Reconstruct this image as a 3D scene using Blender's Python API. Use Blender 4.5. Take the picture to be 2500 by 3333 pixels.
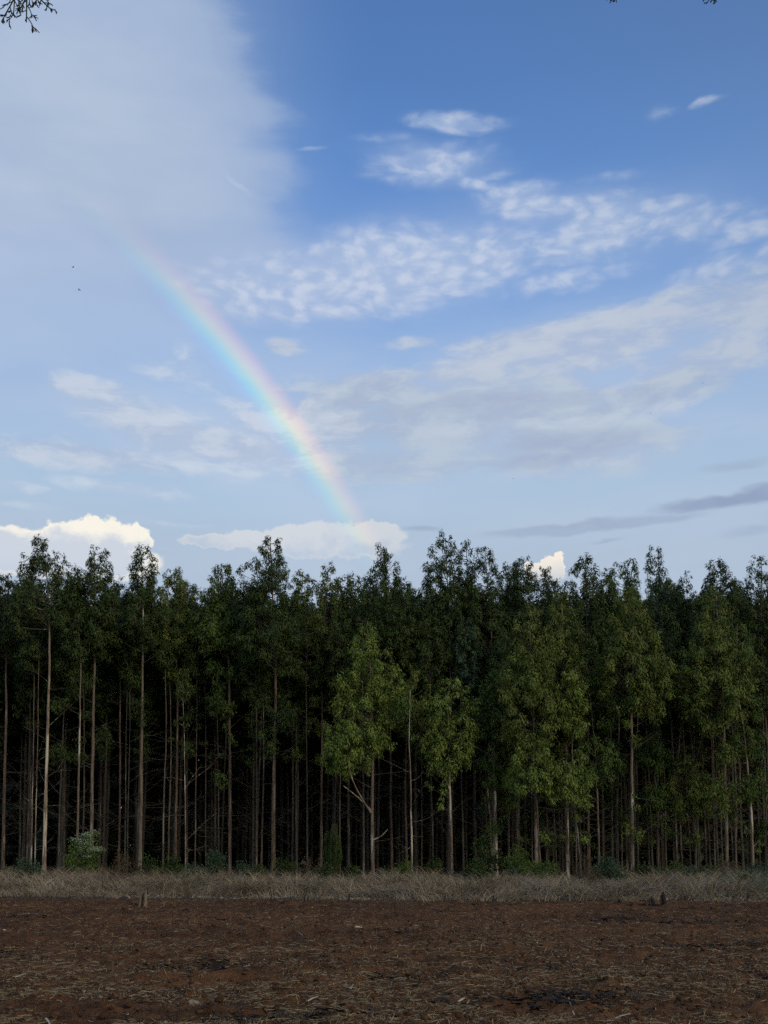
import bpy, math, random
import numpy as np
from mathutils import Vector, Matrix, noise as mnoise

# ------------------------------------------------------------------ clear
for o in list(bpy.data.objects):
    bpy.data.objects.remove(o)
random.seed(7)
rng = np.random.default_rng(7)
scene = bpy.context.scene
C = scene.collection
R = math.radians

# ------------------------------------------------------------------ camera
F = 3200.0                 # focal length in photo pixels (photo 2500 x 3333)
PITCH = R(6.0)
YH = 2762.0                # horizon row
Y0 = YH - F * math.tan(PITCH)
EYE = 1.6
cam_d = bpy.data.cameras.new("camera")
cam = bpy.data.objects.new("camera", cam_d)
C.objects.link(cam)
cam.location = (0, 0, EYE)
cam.rotation_euler = (R(90) + PITCH, 0, 0)
cam_d.sensor_fit = 'VERTICAL'
cam_d.sensor_height = 36.0
cam_d.lens = F / 3333.0 * 36.0
cam_d.shift_y = (Y0 - 1666.5) / 3333.0
cam_d.clip_start = 0.05
cam_d.clip_end = 4000
scene.camera = cam


def ray(px, py):
    """direction through a photo pixel"""
    x = (px - 1250.0) / F
    y = (Y0 - py) / F
    c, s = math.cos(PITCH), math.sin(PITCH)
    return Vector((x, c - y * s, s + y * c))


def at(px, py, dist):
    """point on that ray at forward distance dist"""
    d = ray(px, py)
    d = d * (dist / d.y)
    return Vector((d.x, d.y, d.z + EYE))


def ground(px, py, z=0.0):
    d = ray(px, py)
    t = (z - EYE) / d.z
    return Vector((d.x * t, d.y * t, z))


def cyl(px, py):
    d = ray(px, py)
    return math.atan2(d.x, d.y), d.z / math.hypot(d.x, d.y)


# ------------------------------------------------------------------ node helper
class G:
    def __init__(self, nt):
        self.nt = nt

    def n(self, t, **kw):
        nd = self.nt.nodes.new(t)
        for k, v in kw.items():
            setattr(nd, k, v)
        return nd

    def put(self, sock, v):
        if isinstance(v, bpy.types.NodeSocket):
            self.nt.links.new(v, sock)
        elif v is not None:
            if sock.type == 'RGBA' and len(v) == 3:
                v = (*v, 1)
            sock.default_value = v

    def m(self, op, a, b=None, c=None, clamp=False):
        nd = self.n('ShaderNodeMath', operation=op, use_clamp=clamp)
        self.put(nd.inputs[0], a)
        if b is not None: self.put(nd.inputs[1], b)
        if c is not None: self.put(nd.inputs[2], c)
        return nd.outputs[0]

    def v(self, op, a, b=None, scale=None):
        nd = self.n('ShaderNodeVectorMath', operation=op)
        self.put(nd.inputs[0], a)
        if b is not None: self.put(nd.inputs[1], b)
        if scale is not None: self.put(nd.inputs['Scale'], scale)
        return nd.outputs['Value'] if op in ('LENGTH', 'DOT_PRODUCT', 'DISTANCE') else nd.outputs['Vector']

    def xyz(self, x, y, z=0.0):
        nd = self.n('ShaderNodeCombineXYZ')
        for i, q in enumerate((x, y, z)): self.put(nd.inputs[i], q)
        return nd.outputs[0]

    def sep(self, v):
        nd = self.n('ShaderNodeSeparateXYZ')
        self.put(nd.inputs[0], v)
        return nd.outputs

    def noise(self, vec, scale, detail=4.0, rough=0.55, dist=0.0, color=False):
        nd = self.n('ShaderNodeTexNoise')
        self.put(nd.inputs['Vector'], vec)
        nd.inputs['Scale'].default_value = scale
        nd.inputs['Detail'].default_value = detail
        nd.inputs['Roughness'].default_value = rough
        nd.inputs['Distortion'].default_value = dist
        return nd.outputs['Color' if color else 'Fac']

    def ss(self, x, lo, hi, a=0.0, b=1.0, kind='SMOOTHSTEP'):
        nd = self.n('ShaderNodeMapRange', interpolation_type=kind)
        self.put(nd.inputs['Value'], x)
        for k, q in (('From Min', lo), ('From Max', hi), ('To Min', a), ('To Max', b)):
            self.put(nd.inputs[k], q)
        return nd.outputs['Result']

    def mix(self, f, a, b, mode='MIX'):
        nd = self.n('ShaderNodeMix', data_type='RGBA', blend_type=mode)
        self.put(nd.inputs[0], f)
        self.put(nd.inputs[6], a)
        self.put(nd.inputs[7], b)
        return nd.outputs[2]

    def ramp(self, f, stops, interp='LINEAR'):
        nd = self.n('ShaderNodeValToRGB')
        cr = nd.color_ramp
        cr.interpolation = interp
        while len(cr.elements) < len(stops): cr.elements.new(0.5)
        for e, (p, c) in zip(cr.elements, stops):
            e.position = p
            e.color = (*c, 1)
        self.put(nd.inputs[0], f)
        return nd.outputs[0]

    def framp(self, f, stops, interp='LINEAR'):
        out = self.ramp(f, [(p, (c, c, c)) for p, c in stops], interp)
        for e, (p, c) in zip(out.node.color_ramp.elements, stops): e.color[3] = c
        return out.node.outputs['Alpha']

    def grey(self, v):
        nd = self.n('ShaderNodeCombineColor')
        for i in range(3): self.put(nd.inputs[i], v)
        return nd.outputs[0]

    def wob(self, vec, scale, amps, detail=4.0, rough=0.55):
        # small wandering offset vector (u, v) from two noises
        a = self.noise(vec, scale, detail, rough)
        b = self.noise(self.v('ADD', vec, (7.3, 3.1, 1.7)), scale, detail, rough)
        return self.xyz(self.m('MULTIPLY_ADD', a, amps[0], -0.5 * amps[0]), self.m('MULTIPLY_ADD', b, amps[1], -0.5 * amps[1]))

    def mapping(self, vec, loc=(0, 0, 0), rot=0.0, scale=(1, 1, 1), kind='POINT'):
        nd = self.n('ShaderNodeMapping', vector_type=kind)
        self.put(nd.inputs['Vector'], vec)
        nd.inputs['Location'].default_value = loc
        nd.inputs['Rotation'].default_value = (0, 0, rot)
        nd.inputs['Scale'].default_value = scale
        return nd.outputs[0]


def srgb(r, g, b):
    f = lambda c: (c / 255 / 12.92) if c / 255 <= 0.04045 else ((c / 255 + 0.055) / 1.055) ** 2.4
    return (f(r), f(g), f(b))


# ------------------------------------------------------------------ sky
SUN_AZ = R(-42.56 + 180)          # straight opposite the rainbow's centre
SUN_EL = R(24)           # the veiled glow behind the camera is centred higher than the disc itself
BOW_R = 48.72
ANTI = Vector((math.sin(R(-42.56)) * math.cos(R(9.15)), math.cos(R(-42.56)) * math.cos(R(9.15)), -math.sin(R(9.15))))

world = bpy.data.worlds.new("World")
scene.world = world
world.use_nodes = True
wt = world.node_tree
wt.nodes.clear()
g = G(wt)
tc = g.n('ShaderNodeTexCoord').outputs['Generated']
DIR = g.v('NORMALIZE', tc)
sx, sy, sz = g.sep(DIR)[:3]
sky = g.n('ShaderNodeTexSky', sky_type='NISHITA', sun_disc=False)
sky.sun_elevation = SUN_EL
sky.sun_rotation = SUN_AZ
sky.air_density = 1.0
sky.dust_density = 0.6
sky.ozone_density = 1.0
horiz = g.m('SQRT', g.m('ADD', g.m('MULTIPLY', sx, sx), g.m('MULTIPLY', sy, sy)))
U = g.m('ARCTAN2', sx, sy)
V = g.m('MINIMUM', g.m('DIVIDE', sz, g.m('MAXIMUM', horiz, 0.02)), 6.0)
P = g.xyz(U, V)
NIS = g.mix(1.0, sky.outputs[0], (0.1, 0.1, 0.1), 'MULTIPLY')

S = 2500 / 1659.0


def blob(vec, cx, cy, rx, ry, rot=0.0, inner=0.0, outer=1.0, amp=1.0, raw=False):
    """soft elliptical patch in azimuth / slope, given in 1659-wide photo units"""
    u, v = cyl(cx * S, cy * S)
    k = math.cos(u) ** 2
    ru, rv = rx * S / F * k, ry * S / F * math.cos(u)
    c_, s_ = math.cos(R(rot)), math.sin(R(rot))
    a1, a2 = (c_ / ru, s_ / ru, 0.0), (-s_ / rv, c_ / rv, 0.0)
    q = g.v('DISTANCE', g.xyz(g.v('DOT_PRODUCT', vec, a1), g.v('DOT_PRODUCT', vec, a2)),
            (u * a1[0] + v * a1[1], u * a2[0] + v * a2[1], 0.0))
    if raw: return q
    return g.ss(q, inner, outer, amp, 0.0)


def union(vec, lst, **kw):
    r = None
    for b in lst:
        q = blob(vec, *b[:5], amp=b[5] if len(b) > 5 else 1.0, **kw)
        r = q if r is None else g.m('MAXIMUM', r, q)
    return r


warp = g.wob(g.mapping(P, scale=(1, 2.0, 1)), 8.0, (0.085, 0.035), 4, 0.55)
PW = g.v('ADD', P, warp)

base = g.ramp(g.m('MULTIPLY', V, 0.5), [
    (0.0, srgb(170, 187, 208)), (0.14, srgb(170, 187, 208)), (0.175, srgb(174, 198, 221)),
    (0.21, srgb(168, 195, 225)), (0.25, srgb(153, 186, 227)), (0.29, srgb(131, 169, 221)), (0.325, srgb(114, 155, 214)),
    (0.37, srgb(97, 141, 204)), (0.42, srgb(86, 129, 191)), (0.6, srgb(64, 102, 166)), (1.0, srgb(52, 86, 150))])
col = g.mix(0.06, base, NIS)
# the part of the sky left of the bow is paler
lef = g.m('MULTIPLY', g.ss(U, -0.40, 0.0, 1, 0), g.ss(V, 0.33, 0.62, 0.0, 0.75))
col = g.mix(lef, col, srgb(158, 184, 220))

low = g.noise(g.mapping(PW, scale=(1, 2.6, 1)), 5.0, 4, 0.5)
col = g.mix(g.m('MULTIPLY', g.ss(low, 0.38, 0.66), g.ss(V, 0.66, 0.40, 0, 0.45)), col, srgb(184, 200, 223))

# rain veil on the upper left
streak = g.noise(g.mapping(PW, rot=R(-62), scale=(1, 3.2, 1)), 5.5, 5, 0.6)
qv = g.m('MULTIPLY_ADD', streak, 0.26, g.m('MULTIPLY_ADD', low, 0.10, blob(PW, 20, 300, 690, 640, raw=True)))
qv = g.m('SUBTRACT', qv, 0.13)
va = g.framp(g.m('MULTIPLY', qv, 0.7), [(0.0, 1), (0.28, .96), (0.45, .90), (0.58, .80), (0.67, .70), (0.725, .45), (0.765, .15), (0.81, 0)], 'B_SPLINE')
va = g.m('MULTIPLY', va, g.ss(V, 0.47, 0.66, 0.35, 1.0))
vn = g.noise(g.mapping(P, scale=(1, 1.8, 1)), 4.0, 3, 0.5)
col = g.mix(va, col, g.mix(g.ss(g.m('MULTIPLY_ADD', streak, 0.35, g.m('MULTIPLY', vn, 0.65)), 0.36, 0.62), srgb(167, 185, 213), srgb(180, 195, 217)))
wisp = g.m('MAXIMUM', blob(PW, 520, 398, 52, 12, -42, amp=.30), blob(PW, 675, 318, 50, 8, 6, amp=.3))
col = g.mix(wisp, col, srgb(196, 208, 226))

# mackerel bank
pvn = g.n('ShaderNodeTexVoronoi', feature='SMOOTH_F1')
g.put(pvn.inputs['Vector'], g.mapping(g.v('ADD', P, g.v('SCALE', warp, scale=0.6)), rot=R(-8), scale=(1, 1.45, 1)))
pvn.inputs['Scale'].default_value = 52
pvn.inputs['Smoothness'].default_value = 0.6
pvn.inputs['Randomness'].default_value = 0.95
puff = g.m('MULTIPLY_ADD', g.noise(g.mapping(PW, scale=(1, 1.5, 1)), 55, 4, 0.6), 0.75, g.m('MULTIPLY_ADD', pvn.outputs['Distance'], -0.55, 0.38))
puff2 = g.noise(g.mapping(P, rot=R(-8), scale=(1, 1.8, 1)), 15, 3, 0.55)
A = union(PW, [(860, 580, 560, 150, 5), (1310, 485, 230, 125, 6), (620, 625, 340, 130, 2, .9), (925, 355, 230, 82, 6, .72),
               (985, 270, 170, 40, -6, .9), (1130, 430, 180, 82, -8, .85), (1500, 485, 340, 80, -2, .62), (1435, 236, 70, 34, 5, .4),
               (1540, 210, 70, 22, 12, .7), (1090, 375, 75, 28, 8, .6), (760, 660, 320, 60, 0, .75), (1220, 610, 260, 50, 8, .6), (1580, 570, 260, 75, 6, .6), (1060, 400, 130, 40, -22, .7), (1210, 445, 130, 50, -10, .75), (1220, 540, 200, 70, 8, .85), (1430, 455, 130, 60, 0, .75),
               (1620, 500, 170, 50, 4, .7), (840, 300, 120, 24, 0, .3), (1330, 380, 160, 30, -4, .35)], inner=0.1)
pf = g.m('ADD', g.m('MULTIPLY', puff, 0.6), g.m('MULTIPLY', puff2, 0.4))
aa = g.m('MULTIPLY_ADD', g.m('SUBTRACT', pf, 0.5), g.ss(A, 0.2, 1.0, 3.0, 1.7), A)
aa = g.m('MULTIPLY', g.ss(aa, -0.5, 1.2), g.ss(A, 0.0, 0.7, 0, 0.80))
col = g.mix(g.m('MULTIPLY', blob(PW, 730, 595, 500, 150, 4, .1, 1.0), 0.68), col, srgb(176, 193, 222))
col = g.mix(g.m('MAXIMUM', blob(PW, 1180, 500, 620, 170, -1, .1, 1.0, .30), blob(PW, 960, 360, 260, 90, -10, .1, 1.0, .28)), col, srgb(178, 196, 225))
col = g.mix(g.m('MAXIMUM', blob(PW, 1330, 770, 620, 190, 8, .2, 1.0, .45), blob(PW, 420, 930, 560, 130, -3, .2, 1.0, .45)), col, srgb(178, 196, 221))
col = g.mix(aa, col, g.mix(g.ss(puff, 0.30, 0.72), srgb(166, 187, 220), srgb(201, 211, 229)))

fine = g.noise(g.mapping(PW, rot=R(-6), scale=(1, 2.3, 1)), 15, 5, 0.62)


def bank(lst, lo, hi, amp, c0, c1, k=2.0, inner=0.0, rim=(0.38, 0.62)):
    global col
    M = union(PW, [(b[0], b[1], b[2] * 1.12, b[3] * 1.18) + tuple(b[4:]) for b in lst], inner=inner)
    a = g.m('MULTIPLY_ADD', g.m('SUBTRACT', fine, 0.5), k, M)
    a = g.m('MULTIPLY', g.ss(a, lo, hi), g.ss(M, 0.0, 0.35, 0, amp))
    col = g.mix(a, col, g.mix(g.ss(fine, *rim), c0, c1))


bank([(1330, 725, 520, 105, 13), (1600, 650, 260, 120, 10), (1040, 790, 220, 66, 12), (1140, 735, 240, 55, 2, .9), (612, 748, 56, 28, 0, .8),
      (870, 735, 130, 18, 2, .5), (1530, 780, 300, 100, 8, .8)], 0.0, 0.85, 0.92, srgb(170, 187, 214), srgb(191, 202, 217))
bank([(1000, 900, 560, 120, 0), (1240, 965, 380, 95, -3), (790, 850, 270, 80, 4), (1370, 865, 330, 66, 9), (1500, 850, 190, 42, 5, .7),
      (850, 1000, 420, 70, 0, .7)], 0.0, 0.8, 0.92, srgb(167, 183, 207), srgb(183, 198, 214))
bank([(1060, 875, 400, 32, 3, .8), (1240, 955, 250, 44, -2, 1), (1150, 1000, 220, 28, 3, .9)], 0.05, 0.9, 0.72, srgb(160, 175, 202), srgb(168, 183, 207), k=1.3)
bank([(1150, 915, 380, 22, 3, .8), (1430, 885, 150, 40, 5, .8), (1340, 825, 110, 20, 14, .8), (1330, 1000, 190, 26, 6, .6)], 0.05, 0.9, 0.6, srgb(183, 198, 219), srgb(192, 205, 221))
bank([(205, 850, 140, 55, -6), (320, 920, 250, 75, -14), (480, 960, 330, 80, -4), (190, 985, 400, 52, 2), (600, 930, 300, 150, 0, .8),
      (420, 800, 210, 80, 0, .5)], 0.05, 0.9, 0.9, srgb(172, 188, 213), srgb(197, 208, 223))
bank([(270, 1055, 210, 24, -1), (40, 1047, 110, 16, -3, .8), (470, 1000, 330, 26, 0, .5), (90, 1090, 120, 18, 0, .5), (350, 1122, 170, 12, 0, .5)],
     0.0, 0.9, 0.85, srgb(180, 197, 220), srgb(199, 212, 227), k=1.4)

# pale haze towards the horizon
col = g.mix(g.ss(V, 0.37, 0.28, 0, 0.5), col, srgb(181, 197, 216))
bank([(1560, 1088, 200, 27, 2), (1640, 1076, 120, 38, 0)], 0.15, 0.75, 0.85, srgb(140, 157, 187), srgb(150, 168, 196), k=1.0)
bank([(1240, 1144, 300, 20, 2.5), (1400, 1131, 190, 15, 1), (900, 1143, 90, 11, 0, .7), (1600, 1010, 150, 22, 6, .5), (1630, 1150, 120, 22, 0, .5),
      (1300, 1172, 80, 7, 0, .6), (300, 1190, 260, 12, 0, .3)], 0.1, 0.8, 0.8, srgb(152, 169, 195), srgb(160, 178, 202), k=0.9)

# sunlit cumulus heads low over the trees
PC = g.v('ADD', P, g.wob(P, 50.0, (0.030, 0.026), 6, 0.65))
cl = g.noise(PC, 30, 4, .6)


def cumulus(lst, bright, shade, shady, depth, basev, amp=1.0):
    """a row of round heads: the tops are lit, the body below lies in shade"""
    global col
    r = None
    for b in lst:
        q = g.m('SUBTRACT', 1.0, blob(PC, *b, raw=True))
        r = q if r is None else g.m('SMOOTH_MAX', r, q, 0.08)
    a = g.m('MULTIPLY', g.ss(r, -0.06, 0.16), amp)
    v0, v1 = cyl(300 * S, basev * S)[1], cyl(300 * S, shady * S)[1]
    a = g.m('MULTIPLY', a, g.ss(V, v0 - 0.01, v0 + 0.035))
    s = g.m('ADD', g.m('MULTIPLY', g.m('SUBTRACT', v1, V), 1.0 / depth), g.m('MULTIPLY', g.m('SUBTRACT', cl, 0.5), 4.5))
    s = g.m('MULTIPLY', g.ss(s, -0.7, 0.9), g.ss(r, 0.02, 0.4))
    col = g.mix(a, col, g.mix(s, bright, shade))


cumulus([(10, 1190, 80, 60), (75, 1180, 60, 36), (125, 1168, 50, 44), (165, 1168, 50, 52), (200, 1142, 30, 38), (228, 1160, 60, 46), (265, 1168, 46, 40), (302, 1166, 27, 36), (60, 1200, 140, 50), (200, 1210, 160, 50)],
        srgb(249, 244, 231), srgb(204, 212, 224), 1160, 0.014, 1290)
cumulus([(470, 1168, 85, 18), (555, 1163, 60, 20), (640, 1160, 90, 28), (720, 1166, 120, 42), (800, 1158, 80, 36), (835, 1148, 34, 22), (700, 1180, 190, 30)],
        srgb(222, 222, 222), srgb(190, 201, 218), 1160, 0.018, 1222, amp=0.62)
cumulus([(1165, 1227, 36, 15), (1188, 1218, 28, 17), (1208, 1210, 13, 18), (1210, 1232, 12, 26), (1180, 1240, 44, 22)], srgb(249, 238, 222), srgb(232, 228, 224), 1225, 0.03, 1260)

# rainbow: colour by the angle from the antisolar point, right from any place
cosang = g.v('DOT_PRODUCT', DIR, tuple(ANTI))
ang = g.m('MULTIPLY', g.m('ARCCOSINE', cosang), 180 / math.pi)
t = g.ss(ang, BOW_R - 1.3, BOW_R + 1.2, kind='LINEAR')
bow = g.ramp(t, [(0.0, (0, 0, 0)), (0.10, (.02, .015, .04)), (0.22, (.02, .04, .09)), (0.35, (.0, .14, .13)), (0.46, (.06, .20, .07)),
                 (0.56, (.21, .20, .0)), (0.67, (.29, .145, .0)), (0.79, (.22, .06, .0)), (0.90, (.08, .012, .0)), (1.0, (0, 0, 0))], 'B_SPLINE')
vt = lambda y: cyl(500 * S, y * S)[1] * 1.2
inten = g.framp(g.m('MULTIPLY', V, 1.2), [(vt(1300), 0), (vt(1190), .15), (vt(1090), .5), (vt(960), .75), (vt(830), .95),
                                         (vt(700), .72), (vt(620), .38), (vt(540), .14), (vt(470), .04), (vt(390), 0.0)])
inten = g.m('MULTIPLY', inten, g.m('GREATER_THAN', sy, 0.0))
inside = g.m('MULTIPLY', g.ss(ang, BOW_R - 1.2, BOW_R - 9, 1, 0), g.ss(ang, BOW_R - 0.6, BOW_R - 1.6, 0, 0.022))
col = g.mix(1.0, col, g.grey(inside), 'ADD')
col = g.mix(inten, col, bow, 'ADD')
sd = g.v('DOT_PRODUCT', DIR, (math.sin(SUN_AZ) * math.cos(SUN_EL), math.cos(SUN_AZ) * math.cos(SUN_EL), math.sin(SUN_EL)))
col = g.mix(g.ss(sd, -0.35, 0.45), col, g.mix(1.0, g.mix(1.0, sky.outputs[0], (0.15, 0.15, 0.15), 'MULTIPLY'), (1.5, 1.3, 1.05), 'DARKEN'))
# below the horizon there is only dim ground
final = g.mix(g.ss(sz, -0.02, 0.0), srgb(60, 55, 52), col)
world.cycles.sampling_method = 'NONE'
scene.cycles.use_adaptive_sampling = True
scene.cycles.adaptive_threshold = 0.015
scene.cycles.adaptive_min_samples = 6
bg = g.n('ShaderNodeBackground')
g.put(bg.inputs['Color'], final)
bg.inputs['Strength'].default_value = 1.0
wo = g.n('ShaderNodeOutputWorld')
wt.links.new(bg.outputs[0], wo.inputs['Surface'])
scene.view_settings.view_transform = 'Standard'
scene.view_settings.look = 'None'
scene.view_settings.exposure = 0.0
scene.view_settings.gamma = 1.0

# ------------------------------------------------------------------ sun: low behind the camera, veiled
sun_d = bpy.data.lights.new("sun", 'SUN')
sun_d.energy = 0.95
sun_d.angle = R(20)
sun_d.color = (1.0, 0.84, 0.66)
sun = bpy.data.objects.new("sun", sun_d)
C.objects.link(sun)
sdir = Vector((math.sin(SUN_AZ) * math.cos(SUN_EL), math.cos(SUN_AZ) * math.cos(SUN_EL), math.sin(SUN_EL)))
sun.rotation_euler = sdir.to_track_quat('Z', 'Y').to_euler()
scene.cycles.max_bounces = 5
scene.cycles.diffuse_bounces = 3
scene.cycles.glossy_bounces = 1
scene.cycles.use_denoising = False
scene.cycles.denoiser = 'OPENIMAGEDENOISE'
scene.cycles.sample_clamp_indirect = 1.5


# ------------------------------------------------------------------ materials
def material(name):
    m = bpy.data.materials.new(name)
    m.use_nodes = True
    m.node_tree.nodes.clear()
    gg = G(m.node_tree)
    bs = gg.n('ShaderNodeBsdfPrincipled')
    out = gg.n('ShaderNodeOutputMaterial')
    m.node_tree.links.new(bs.outputs[0], out.inputs[0])
    return m, gg, bs


def foliage(name, c_lo, c_hi, rough=0.6, spec=0.12, tip=None):
    """each leaf takes its own tone between two given leaf colours; tip = reddish young growth share"""
    m, q, bs = material(name)
    geo = q.n('ShaderNodeNewGeometry')
    rnd = geo.outputs['Random Per Island']
    tcx = q.n('ShaderNodeTexCoord').outputs['Object']
    pt = q.noise(tcx, 1.5, 3, 0.55)
    k = q.m('ADD', q.m('MULTIPLY', rnd, 0.35), q.m('MULTIPLY', q.ss(pt, 0.40, 0.62), 0.65))
    c = q.mix(k, c_lo, c_hi)
    if tip:
        c = q.mix(q.m('MULTIPLY', q.m('GREATER_THAN', rnd, 0.80), tip[1]), c, tip[0])
    q.put(bs.inputs['Base Color'], c)
    bs.inputs['Roughness'].default_value = rough
    bs.inputs['Specular IOR Level'].default_value = spec
    return m


LEAF = {
    'dark': foliage('dark_leaves', (0.020, 0.036, 0.010), (0.062, 0.088, 0.024)),
    'mid': foliage('green_leaves', (0.038, 0.068, 0.013), (0.100, 0.142, 0.034)),
    'lime': foliage('lime_leaves', (0.058, 0.094, 0.016), (0.185, 0.235, 0.052)),
    'olive': foliage('olive_leaves', (0.036, 0.064, 0.012), (0.138, 0.180, 0.038), tip=((0.16, 0.10, 0.035), 0.45)),
    'blue': foliage('bluish_leaves', (0.026, 0.050, 0.026), (0.066, 0.104, 0.056)),
    'rusty': foliage('rusty_leaves', (0.065, 0.052, 0.025), (0.12, 0.085, 0.045)),
}


def bark(name, c0, c1, c2, th):
    m, q, bs = material(name)
    tcx = q.n('ShaderNodeTexCoord').outputs['Object']
    oi = q.n('ShaderNodeObjectInfo').outputs['Random']
    off = q.xyz(q.m('MULTIPLY', oi, 31.0), q.m('MULTIPLY', oi, 17.0), q.m('MULTIPLY', oi, 53.0))
    p = q.v('ADD', tcx, off)
    a = q.noise(q.mapping(p, scale=(6, 6, 0.9)), 1.6, 5, 0.65)
    b = q.noise(q.mapping(p, scale=(5, 5, 0.45)), 1.0, 4, 0.6)
    c = q.mix(q.ss(a, 0.38, 0.62), c0, c1)
    c = q.mix(q.ss(b, th, th + 0.06), c, c2)
    q.put(bs.inputs['Base Color'], c)
    bs.inputs['Roughness'].default_value = 0.85
    bs.inputs['Specular IOR Level'].default_value = 0.15
    bm_ = q.n('ShaderNodeBump')
    bm_.inputs['Strength'].default_value = 0.5
    bm_.inputs['Distance'].default_value = 0.02
    q.put(bm_.inputs['Height'], a)
    q.put(bs.inputs['Normal'], bm_.outputs[0])
    return m


BARK = {
    'pale': bark('pale_bark', (0.13, 0.09, 0.06), (0.26, 0.21, 0.15), (0.46, 0.40, 0.30), 0.49),
    'mixed': bark('peeling_bark', (0.085, 0.062, 0.044), (0.17, 0.135, 0.10), (0.40, 0.35, 0.27), 0.56),
    'brown': bark('brown_bark', (0.058, 0.042, 0.030), (0.118, 0.086, 0.062), (0.21, 0.17, 0.125), 0.58),
    'grey': bark('grey_bark', (0.052, 0.044, 0.034), (0.105, 0.092, 0.072), (0.18, 0.16, 0.13), 0.60),
    'dim': bark('shaded_bark', (0.030, 0.024, 0.018), (0.060, 0.048, 0.036), (0.11, 0.092, 0.07), 0.58),  # darker bark for the back rows, interior shade put into its colour
}


def plain(name, c, rough=0.8, c2=None, sc=20):
    m, q, bs = material(name)
    if c2:
        tcx = q.n('ShaderNodeTexCoord').outputs['Object']
        rnd = q.n('ShaderNodeNewGeometry').outputs['Random Per Island']
        k = q.m('ADD', q.m('MULTIPLY', rnd, 0.55), q.m('MULTIPLY', q.noise(tcx, sc, 4, 0.6), 0.45))
        q.put(bs.inputs['Base Color'], q.mix(q.ss(k, 0.15, 0.85), c, c2))
    else:
        bs.inputs['Base Color'].default_value = (*c, 1)
    bs.inputs['Roughness'].default_value = rough
    bs.inputs['Specular IOR Level'].default_value = 0.2
    return m


# ------------------------------------------------------------------ mesh helpers
def link(o, parent=None):
    C.objects.link(o)
    if parent is not None: o.parent = parent
    return o


def mesh_np(name, V, faces, mat, parent=None, smooth=False, k=4):
    V = np.asarray(V, dtype=np.float32).reshape(-1, 3)
    faces = np.asarray(faces, dtype=np.int32).reshape(-1, k)
    me = bpy.data.meshes.new(name)
    me.vertices.add(len(V))
    me.vertices.foreach_set('co', V.ravel())
    me.loops.add(faces.size)
    me.loops.foreach_set('vertex_index', faces.ravel())
    me.polygons.add(len(faces))
    me.polygons.foreach_set('loop_start', np.arange(0, faces.size, k, dtype=np.int32))
    if smooth:
        me.polygons.foreach_set('use_smooth', np.ones(len(faces), dtype=bool))
    me.materials.append(mat)
    me.update(calc_edges=True)
    o = bpy.data.objects.new(name, me)
    return link(o, parent)


def tag(o, label=None, cat=None, group=None, kind=None):
    if label: o['label'] = label
    if cat: o['category'] = cat
    if group: o['group'] = group
    if kind: o['kind'] = kind
    return o


def empty(name, loc, rz=0.0):
    o = bpy.data.objects.new(name, None)
    o.location = loc
    o.rotation_euler = (0, 0, rz)
    o.empty_display_size = 0.2
    return link(o)


class Tubes:
    """collects tapered tubes into one vertex / quad list"""
    def __init__(self):
        self.V, self.F, self.nv = [], [], 0

    def add(self, pts, rads, sides=6, cap=True):
        pts = np.asarray(pts, float)
        n = len(pts)
        t = np.gradient(pts, axis=0)
        t /= np.linalg.norm(t, axis=1)[:, None] + 1e-9
        ref = np.array([0.0, 1.0, 0.0]) if abs(t[0][1]) < 0.9 else np.array([1.0, 0, 0])
        a = np.cross(t, ref)
        a /= np.linalg.norm(a, axis=1)[:, None] + 1e-9
        b = np.cross(t, a)
        an = np.arange(sides) / sides * 2 * np.pi
        r = np.asarray(rads, float)
        if r.ndim == 1: r = r[:, None] * np.ones((1, sides))
        ring = pts[:, None, :] + r[:, :, None] * (np.cos(an)[None, :, None] * a[:, None, :] + np.sin(an)[None, :, None] * b[:, None, :])
        self.V.append(ring.reshape(-1, 3))
        i = np.arange(n - 1)[:, None] * sides
        j = np.arange(sides)[None, :]
        jn = (j + 1) % sides
        f = np.stack([i + j, i + jn, i + sides + jn, i + sides + j], -1).reshape(-1, 4) + self.nv
        self.F.append(f)
        self.nv += n * sides
        if cap and sides >= 4:
            for base in (self.nv - sides,):
                for s in range(0, sides - 2, 2):
                    self.F.append(np.array([[base, base + s + 1, base + s + 2, base + (s + 3) % sides]]) if s + 3 <= sides else np.zeros((0, 4), int))

    def obj(self, name, mat, parent=None, smooth=True):
        return mesh_np(name, np.concatenate(self.V), np.concatenate(self.F), mat, parent, smooth)


def smoothline(pts, n):
    """Catmull-Rom through pts, n samples"""
    p = np.asarray(pts, float)
    if len(p) == 2:
        return p[0] + (p[1] - p[0]) * np.linspace(0, 1, n)[:, None]
    p = np.vstack([2 * p[0] - p[1], p, 2 * p[-1] - p[-2]])
    segs = len(p) - 3
    u = np.linspace(0, segs - 1e-6, n)
    i = u.astype(int)
    f = (u - i)[:, None]
    p0, p1, p2, p3 = p[i], p[i + 1], p[i + 2], p[i + 3]
    return 0.5 * (2 * p1 + (p2 - p0) * f + (2 * p0 - 5 * p1 + 4 * p2 - p3) * f ** 2 + (3 * p1 - p0 - 3 * p2 + p3) * f ** 3)


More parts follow.
